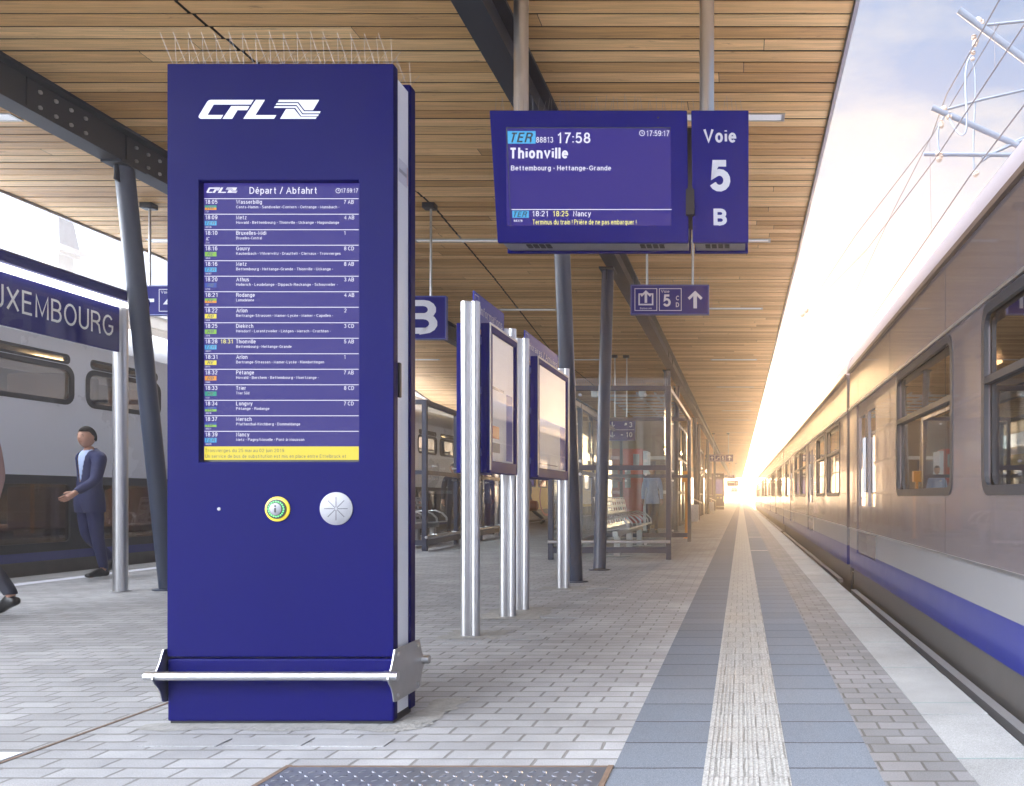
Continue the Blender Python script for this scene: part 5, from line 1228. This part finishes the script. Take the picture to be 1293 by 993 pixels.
mb.tube(bez([U(1196,145,Yc),U(1180,155,Yc),U(1184,180,Yc),U(1187,194,Yc)]), .012, 8); mb.build('jumper_cable', 'cat_tube', t)
random.seed(2)
for (x, y, s) in ((1195,143,.10),(1188,158,.07),(1184,196,.09),(1239,32,.11),(1232,52,.08),(1228,70,.06),(1230,216,.08)):
    mb = MB()
    for q in range(3):
        p = U(x+random.uniform(-4,4), y+random.uniform(-5,5), Yc); mb.lathe([(s*.25,-s*.4),(s*.45,-s*.2),(s*.3,0),(s*.45,s*.2),(s*.2,s*.4)], p, 10, ('x','y','z')[q])
    mb.build('clamp_fitting', 'porcelain', t)
mb = MB(); mb.tube([(mast.x+.1,Yc,-1.1),(mast.x+.1,Yc,9.5)], .14, 12); mb.build('mast', 'cat_tube', t)
mb = MB()
for (x, y) in ((1018,392),(1013,397)):
    p = U(x, y, 22); mb.lathe([(.03,-.1),(.08,-.05),(.03,0),(.08,.05),(.03,.1)], p, 10, 'y')
tag(mb.build('wire_insulator', 'porcelain', org=U(1016,395,22)), 'small brown insulator where two overhead wires meet beside the canopy edge', 'insulator')
# far portal over the tracks and signal
t = thing('track_gantry', 'pale steel gantry over the tracks far beyond the platform end', 'gantry', (.9,112,-1.1))
mb = MB()
for x in (1.2, 11.0): mb.bar((x,112,-1.1),(x,112,6.9),.28,.28)
mb.build('post', 'cat_tube', t, smooth=False)
mb = MB()
for z in (5.3,6.6): mb.bar((.2,112,z),(12,112,z),.16,.16)
for k in range(8):
    xa = .4+k*1.4; mb.bar((xa,112,5.3),(xa+.7,112,6.6),.08,.08); mb.bar((xa+.7,112,6.6),(xa+1.4,112,5.3),.08,.08)
mb.build('lattice_beam', 'cat_tube', t, smooth=False)
t = thing('catenary_mast', 'slender pale mast standing at the platform end between the glow and the train', 'mast', (1.02,140,-1.1))
mb = MB(); mb.bar((.98,140,-1.1),(.98,140,7.5),.25,.25); mb.build('post', 'cat_tube', t, smooth=False); mb = MB(); mb.bar((.98,140,6.4),(4.2,140,6.9),.1,.1); mb.build('arm', 'cat_tube', t, smooth=False)
t = thing('rail_signal', 'small railway signal showing green at the far platform end', 'signal', (-.55,146,0))
mb = MB(); mb.tube([(-.55,146,0),(-.55,146,2.2)], .05, 8); mb.build('post', 'beam', t); mb = MB(); mb.box(-.75,-.35,145.95,146.2,1.5,2.3); mb.build('head', 'black', t)
mb = MB(); mb.lathe([(.12,0),(.12,.03)], (-.55,145.94,1.9), 14, 'y'); mb.build('lamp', 'signal_green', t)

# ================================================================== BUILDINGS BEYOND
def building(label, name, x0, x1, y0, y1, z1, wall, roofh=0, cols=6, rows=3, wm='win_far', face='y'):
    t = thing(name, label, 'building', ((x0+x1)/2,(y0+y1)/2,-1.1))
    mb = MB(); mb.box(x0,x1,y0,y1,-1.1,z1); mb.box(x0-.25,x1+.25,y0-.25,y1+.25,z1-.5,z1-.15) ; mb.build('wall', wall, t, smooth=False)
    if roofh:
        mb = MB(); i_ = min(x1-x0,y1-y0)*.3
        mb.add([(x0-.3,y0-.3,z1),(x1+.3,y0-.3,z1),(x1+.3,y1+.3,z1),(x0-.3,y1+.3,z1),(x0+i_,y0+i_,z1+roofh),(x1-i_,y0+i_,z1+roofh),(x1-i_,y1-i_,z1+roofh),(x0+i_,y1-i_,z1+roofh)],
               [(0,3,2,1),(4,5,6,7),(0,1,5,4),(1,2,6,5),(2,3,7,6),(3,0,4,7)]); mb.build('roof', 'slate', t, smooth=False)
    faces = []
    for r_ in range(rows):
        for c in range(cols):
            h = (z1+1.1)/(rows+.3); z = -1.1+h*(r_+.35)
            for f in face:
                if f == 'y':
                    s = (x1-x0)/cols; x = x0+s*(c+.25); 
                    mb = MB(); mb.box(x,x+s*.5,y0-.05,y0+.0,z,z+h*.55); f_ = mb.build('window_frame', 'stone', t, smooth=False); mb = MB(); mb.box(x+.1,x+s*.5-.1,y0-.07,y0-.051,z+.1,z+h*.55-.1); mb.build('pane', wm, f_, smooth=False)
                else:
                    s = (y1-y0)/cols; y = y0+s*(c+.25)
                    mb = MB(); mb.box(x1,x1+.05,y,y+s*.5,z,z+h*.55); f_ = mb.build('window_frame', 'stone', t, smooth=False); mb = MB(); mb.box(x1+.051,x1+.07,y+.1,y+s*.5-.1,z+.1,z+h*.55-.1); mb.build('pane', wm, f_, smooth=False)
    return t
st = building('pale stone station building with a turret beyond the grey double-deck coach', 'station_building', -48, -25, 30, 75, 8.6, 'stone', 2.0, 9, 2, 'win_far', 'x')
tx_, ty_ = at(72, 300, 32).x, 32
mb = MB(); mb.box(tx_-.36,tx_+.36,ty_-.36,ty_+.36,8.0,10.3); mb.box(tx_-.52,tx_+.52,ty_-.52,ty_+.52,10.28,10.42); mb.box(tx_-.66,tx_+.66,ty_-.66,ty_+.66,10.41,10.60); tw = mb.build('turret', 'stone', st, smooth=False)
mb = MB(); mb.add([(tx_-.5,ty_-.5,10.6),(tx_+.5,ty_-.5,10.6),(tx_+.5,ty_+.5,10.6),(tx_-.5,ty_+.5,10.6),(tx_-.22,ty_-.22,12.7),(tx_+.22,ty_-.22,12.7),(tx_+.22,ty_+.22,12.7),(tx_-.22,ty_+.22,12.7)],
   [(4,5,6,7),(0,1,5,4),(1,2,6,5),(2,3,7,6),(3,0,4,7),(0,3,2,1)]); mb.build('turret_roof', 'slate', tw, smooth=False)
building('pale block of offices seen far behind the left glass shelter', 'office_building', -40, -21, 82, 96, 9, 'stone', 0, 7, 3)
building('dark brown signal building with lit windows at the far end of the tracks', 'signal_building', -7, 5.5, 176, 186, 2.3, 'brown', 0, 9, 1, 'win_lit')
building('low hazy building right of the far tracks', 'trackside_building', 8, 22, 190, 204, 4.5, 'brown', 1.5, 5, 2)
# ================================================================== PEOPLE
def evalmesh(o):
    dg = bpy.context.evaluated_depsgraph_get(); dg.update()
    me = bpy.data.meshes.new_from_object(o.evaluated_get(dg)); return me
def skinned(joints, edges, root, sub=2, vox=.010):
    names = list(joints); idx = {n: i for i, n in enumerate(names)}
    me = bpy.data.meshes.new('sk'); me.from_pydata([joints[n][0] for n in names], [(idx[a], idx[b]) for a, b in edges], [])
    o = bpy.data.objects.new('sk', me); COL.objects.link(o)
    md = o.modifiers.new('skin', 'SKIN'); md.use_smooth_shade = True
    sv = me.skin_vertices[0].data
    for n in names:
        r = joints[n][1]; sv[idx[n]].radius = r if isinstance(r, tuple) else (r, r); sv[idx[n]].use_root = (n == root)
    s = o.modifiers.new('sub', 'SUBSURF'); s.levels = sub; s.render_levels = sub
    if vox:
        rm_ = o.modifiers.new('rm', 'REMESH'); rm_.mode = 'VOXEL'; rm_.voxel_size = vox
        sm = o.modifiers.new('sm', 'SMOOTH'); sm.factor = .5; sm.iterations = 4
    out = evalmesh(o); bpy.data.objects.remove(o); return out
def mesh_to_lists(me): return [v.co.copy() for v in me.vertices], [tuple(p.vertices) for p in me.polygons]
def person(label, loc, rot, pose, cl, cat='person', vox=.011, child='jacket'):
    """local frame: facing -Y, x to the figure's left."""
    t = None
    V3 = Vector
    J = dict(pelvis=(0,0,.94), waist=(0,.0,1.08), chest=(0,.01,1.30), top=(0,.015,1.43), neck=(0,.0,1.50), skull=(0,-.01,1.55),
             sl=(.17,.015,1.405), sr=(-.17,.015,1.405), el=(.23,.03,1.12), er=(-.23,.03,1.12), wl=(.24,-.03,.88), wr=(-.24,-.03,.88),
             hl=(.092,0,.90), hr=(-.092,0,.90), kl=(.10,-.02,.50), kr=(-.10,-.02,.50), al=(.10,.03,.085), ar=(-.10,.03,.085), tl=(.12,-.14,.035), tr=(-.12,-.14,.035))
    J.update(pose)
    J = {k: V3(v) for k, v in J.items()}
    rot_m = Matrix.Rotation(rot, 4, 'Z')
    # body: one continuous surface (skin), clothes as children a little wider
    rad = dict(pelvis=(.135,.10), waist=(.125,.09), chest=(.150,.105), top=(.105,.075), neck=.052, skull=.055, sl=.062, sr=.062, el=.042, er=.042, wl=.028, wr=.028,
               hl=.085, hr=.085, kl=.055, kr=.055, al=.036, ar=.036, tl=.03, tr=.03)
    E = [('pelvis','waist'),('waist','chest'),('chest','top'),('top','neck'),('neck','skull'),('top','sl'),('sl','el'),('el','wl'),('top','sr'),('sr','er'),('er','wr'),
         ('pelvis','hl'),('hl','kl'),('kl','al'),('al','tl'),('pelvis','hr'),('hr','kr'),('kr','ar'),('ar','tr')]
    body = skinned({k: (J[k], rad[k]) for k in J}, E, 'pelvis', vox=vox)
    bv, bf = mesh_to_lists(body); bpy.data.meshes.remove(body)
    base0 = len(bv); bfaces = list(bf)
    # head: shaped ellipsoid joined into the neck
    hv, hf = [], []; nu, nv = 28, 20
    hd = Matrix.Rotation(pose.get('_turn', 0) if False else 0, 3, 'Z')
    HC_ = J['skull'] + V3((0,-.018,.095)); yaw = cl.get('yaw', 0); hm = Matrix.Rotation(yaw, 3, 'Z')
    for j in range(nv+1):
        ph = math.pi*j/nv
        for i in range(nu):
            th = 2*math.pi*i/nu
            x, y, z = math.sin(ph)*math.sin(th), -math.sin(ph)*math.cos(th), math.cos(ph)
            px, py, pz = x*.076, y*.098, z*.122
            if z < 0: px *= 1-.28*(-z)**1.5; py *= 1-.10*(-z); py += -.012*(-z)
            if y > 0 and z > -.2: py *= 1.06
            # face relief: nose, brow, sockets, lips, chin
            if y < 0:
                fx = x*1.0
                nose = math.exp(-((px)/.011)**2) * max(0, math.exp(-((pz+.018)/.026)**2)); py -= .022*nose
                brow = math.exp(-((pz-.030)/.010)**2)*math.exp(-(px/.05)**2); py -= .005*brow
                for sx_ in (-.032,.032): py += .009*math.exp(-((px-sx_)/.014)**2-((pz-.010)/.012)**2)
                py -= .005*math.exp(-(px/.022)**2-((pz+.058)/.010)**2); py -= .007*math.exp(-(px/.025)**2-((pz+.098)/.014)**2)
            hv.append(HC_ + hm @ V3((px,py,pz)))
    for j in range(nv):
        for i in range(nu): hf.append((j*nu+i, (j+1)*nu+i, (j+1)*nu+(i+1)%nu, j*nu+(i+1)%nu))
    base = len(bv); bv += hv; bf += [tuple(base+i for i in f) for f in hf]
    # hands: palm and five curled fingers
    for s, wn, en in ((1,'wl','el'),(-1,'wr','er')):
        d = (J[wn]-J[en]).normalized(); side = V3((s,0,0)) - d*d.dot(V3((s,0,0))); side.normalize(); fwd = d.cross(side).normalized()
        if fwd.y > 0: fwd = -fwd
        ax = fwd; pn = -side          # knuckle row runs front-back, palm faces the body
        W0 = J[wn]; mb = MB()
        mb.tube([W0-d*.02, W0+d*.03, W0+d*.07, W0+d*.095], [.027,.034,.038,.03], 10)
        for q in range(4):
            o_ = ax*(.030-.020*q); L = (.070,.080,.074,.058)[q]; b0 = W0+d*.082+o_
            mb.tube([b0, b0+d*L*.45+pn*.006, b0+d*L*.8+pn*.022, b0+d*L*.95+pn*.040], [.0095,.009,.008,.006], 7)
        b0 = W0+d*.03+ax*.028; mb.tube([b0, b0+d*.030+ax*.022, b0+d*.062+ax*.026+pn*.008], [.013,.011,.007], 7)
        base = len(bv); bv += [V3(v) for v in mb.v]; bf += [tuple(base+i for i in f) for f in mb.f]
    mb = MB(); mb.v = [rot_m @ v + V3(loc) for v in bv]; mb.f = bf; mb.m = [0]*len(bf)
    b = mb.build('person', 'skin', org=loc, angle=70); tag(b, label, cat)
    b.name = 'person'
    # clothes: the body surface moved outwards, cut cleanly at collar, cuffs, hem and ankles
    segs = [(a, c) for a, c in E]
    nb = base0; BV = bv[:nb]; BFc = bfaces
    tmp = bpy.data.meshes.new('n'); tmp.from_pydata(BV, [], BFc); nrm = [v.normal.copy() for v in tmp.vertices]
    def near(p):
        best = None
        for a, c in segs:
            A, B = J[a], J[c]; ab = B-A; q = max(0, min(1, (p-A).dot(ab)/max(1e-9, ab.length_squared))); r = (p-(A+ab*q)).length / (.12 if a in ('pelvis','waist','chest') and c in ('waist','chest','top') else .07)
            if best is None or r < best[0]: best = (r, a, c, q)
        return best[1:]
    info = [near(v) for v in BV]
    LEG = {('pelvis','hl'),('pelvis','hr'),('hl','kl'),('hr','kr'),('kl','al'),('kr','ar')}; ARM = {('sl','el'),('el','wl'),('sr','er'),('er','wr'),('top','sl'),('top','sr')}
    pz = J['pelvis'].z
    def is_jacket(i):
        a, c, q = info[i]; p = BV[i]
        if (a, c) in ARM: return not (c in ('wl','wr') and q > .93)
        if (a, c) in (('top','neck'),): return q < .30
        if a in ('pelvis','waist','chest') and (a, c) not in LEG: return True
        if (a, c) in LEG: return p.z > pz-.17 and c[0] in 'hk'
        return False
    def is_leg(i):
        a, c, q = info[i]
        return ((a, c) in LEG and not (c in ('al','ar') and q > 1.5)) or (a == 'pelvis' and c == 'waist')
    def is_shirt(i):
        p = BV[i]
        if not cl.get('shirt') or not is_jacket(i): return False
        if info[i][:2] in ARM and abs(p.x) > .10: return False
        return nrm[i].y < -.1 and p.z > 1.13 and abs(p.x-J['chest'].x) < .012 + (p.z-1.13)*.20
    def shell(name, sel, off, m):
        use = {}; vs = []; fs_ = []
        for f in BFc:
            if all(sel(i) for i in f):
                g = []
                for i in f:
                    if i not in use: use[i] = len(vs); vs.append(rot_m @ (BV[i]+nrm[i]*off(i)) + V3(loc))
                    g.append(use[i])
                fs_.append(tuple(g))
        if not fs_: return
        q = MB(); q.v = vs; q.f = fs_; q.m = [0]*len(fs_); o_ = q.build(name, m, b, angle=80)
        md = o_.modifiers.new('solid', 'SOLIDIFY'); md.thickness = .006; md.offset = -1
    shell('jacket', lambda i: is_jacket(i) and not is_shirt(i), lambda i: .018 + .016*max(0, min(1, (1.06-BV[i].z)/.2))*(info[i][:2] not in ARM), cl['top'])
    shell('trousers', is_leg, lambda i: .014, cl['legs'])
    if cl.get('shirt'): shell('shirt', is_shirt, lambda i: .010, cl['shirt'])
    for a, tt in (('al','tl'),('ar','tr')):
        d = (J[tt]-J[a]); d.z = 0
        if d.length < .05: d = V3((0,-.15,0))
        d.normalize(); f3 = (J[tt]-J[a]).normalized()
        heel = J[a] - d*.055 + V3((0,0,-.045)); toe = J[tt] + d*.055 + V3((0,0,.008)); 
        me = skinned(dict(h=(heel,(.042,.040)), m=(J[a]*.55+J[tt]*.45+V3((0,0,-.005)),(.044,.045)), t=(J[tt],(.048,.034)), e=(toe,(.036,.026)), an=(J[a]+V3((0,0,.01)),.045)), [('h','m'),('m','t'),('t','e'),('m','an')], 'm', vox=vox*.8)
        v, f = mesh_to_lists(me); bpy.data.meshes.remove(me); zmin = min(p.z for p in v)
        q = MB(); q.v = [rot_m @ p + V3(loc) for p in v]; q.f = f; q.m = [0]*len(f); q.build('shoe', 'shoe', b, angle=70)
    # hair cap, eyes, brows, mouth, ears
    q = MB(); hvv = []
    for j in range(11):
        ph = math.pi*.60*j/10
        for i in range(28):
            th = 2*math.pi*i/28; fr_ = max(0, -(-math.cos(th)))  # 1 at the front
            x, y, z = math.sin(ph)*math.sin(th), -math.sin(ph)*math.cos(th), math.cos(ph)
            lim = .60 if math.cos(th) > .45 else -.45
            cth = math.cos(th); sm_ = max(0, min(1, (cth+.55)/1.0)); sm_ = sm_*sm_*(3-2*sm_); z2 = max(z, -.45+.95*sm_)
            k = 1.075
            if z < z2: x, y = x*.93, y*.93; k = 1.03
            hvv.append(rot_m @ (HC_ + hm @ V3((x*.076*k, y*.098*k*(1.05 if y > 0 else 1), z2*.122*k))) + V3(loc))
    q.v = hvv; q.f = [(j*28+i,(j+1)*28+i,(j+1)*28+(i+1)%28,j*28+(i+1)%28) for j in range(10) for i in range(28)]; q.m = [0]*len(q.f)
    q.build('hair', 'hair', b, angle=70)
    def feat(name, m, items):
        q = MB()
        for (c, r3) in items:
            vs = []; 
            for j in range(7):
                ph = math.pi*j/6
                for i in range(10):
                    th = 2*math.pi*i/10
                    vs.append(rot_m @ (HC_ + hm @ (V3(c)+V3((r3[0]*math.sin(ph)*math.cos(th), r3[1]*math.sin(ph)*math.sin(th), r3[2]*math.cos(ph))))) + V3(loc))
            q.add(vs, [(j*10+i,(j+1)*10+i,(j+1)*10+(i+1)%10,j*10+(i+1)%10) for j in range(6) for i in range(10)])
        return q.build(name, m, b, angle=70)
    feat('eyes', 'eye', [((s*.029,-.082,.010),(.009,.007,.005)) for s in (-1,1)]); feat('eyebrows', 'hair', [((s*.028,-.089,.029),(.014,.005,.0032)) for s in (-1,1)])
    feat('lips', 'lip', [((0,-.0905,-.058),(.021,.006,.006))]); feat('ears', 'skin', [((s*.074,.004,-.004),(.008,.016,.027)) for s in (-1,1)])
    return b
X0 = at(113, 731, 9.61)
person('man in a navy suit and light blue shirt striding past the name board post', (X0.x, 9.61, 0), R(-22),
       dict(el=(.235,-.07,1.14), wl=(.20,-.26,1.00), er=(-.235,.17,1.16), wr=(-.22,.20,.91), kl=(.09,.03,.49), al=(.10,.10,.10), tl=(.11,-.06,.045), kr=(-.08,.02,.50), ar=(-.09,.30,.20), tr=(-.10,.20,.045), hl=(.085,0,.90)),
       dict(top='suit', legs='suit', shirt='shirt', yaw=R(18)))
person('person in dusty pink top cut off by the photo border beside the name board', (-6.10, 6.5, 0), R(-90), dict(el=(.235,.10,1.13), wl=(.20,-.08,.93), ar=(-.09,.28,.17), tr=(-.10,.17,.04), kr=(-.09,.02,.5)), dict(top='pink_cloth', legs='dark_cloth'), vox=.013)
p = person('person in dark clothes striding behind the notice cases carrying an orange-brown bag', (-7.12, 27.5, 0), R(-90),
       dict(pelvis=(0,0,.90), kr=(-.10,.16,.50), ar=(-.10,.50,.22), tr=(-.11,.44,.07), kl=(.10,-.26,.52), al=(.10,-.42,.10), tl=(.10,-.58,.06), el=(.24,-.02,1.12), wl=(.25,-.04,.90)), dict(top='grey_cloth', legs='dark_cloth'), vox=.014)
t = thing('duffel_bag', 'orange-brown duffel bag carried by the striding person', 'bag', (-7.05, 27.25, .45))
mb = MB(); mb.tube([(-7.40,27.22,.66),(-7.36,27.22,.66),(-7.05,27.22,.67),(-6.74,27.22,.66),(-6.70,27.22,.66)], [.09,.165,.185,.165,.09], 16); mb.build('body', 'leather', t)
mb = MB(); mb.tube(bez([(-7.2,27.22,.82),(-7.16,27.22,.98),(-7.0,27.22,.98),(-6.9,27.22,.82)]), .012, 8); mb.build('handle', 'leather', t)
person('person in grey jacket and brown trousers seen past the leaning column, facing away', (-5.14, 23, 0), R(150), dict(), dict(top='grey_cloth', legs='brown_cloth'), vox=.014)
person('person in dark coat standing behind the glass shelter left of the notice case', (-7.05, 20.2, 0), R(25), dict(), dict(top='dark_cloth', legs='dark_cloth'), vox=.014)
person('person in light blue top standing beyond the bench, beside the red vending machine', (-2.32, 21.5, 0), R(10), dict(), dict(top='shirt', legs='dark_cloth'), vox=.014)

# ================================================================== HAZE
mb = MB(); mb.box(-1100, 1100, -320, 1550, -2.1, 15)
hz = bpy.data.materials.new('haze'); hz.use_nodes = True; t_ = hz.node_tree; t_.nodes.clear()
pv = N(t_, 'ShaderNodeVolumePrincipled'); pv.inputs['Color'].default_value = (.95, .90, .86, 1); pv.inputs['Density'].default_value = .0040; pv.inputs['Anisotropy'].default_value = .80
oo = N(t_, 'ShaderNodeOutputMaterial'); t_.links.new(pv.outputs[0], oo.inputs['Volume'])
o = mb.build('haze', hz, smooth=False); tag(o, kind='stuff')
print('OBJECTS', len(bpy.data.objects))
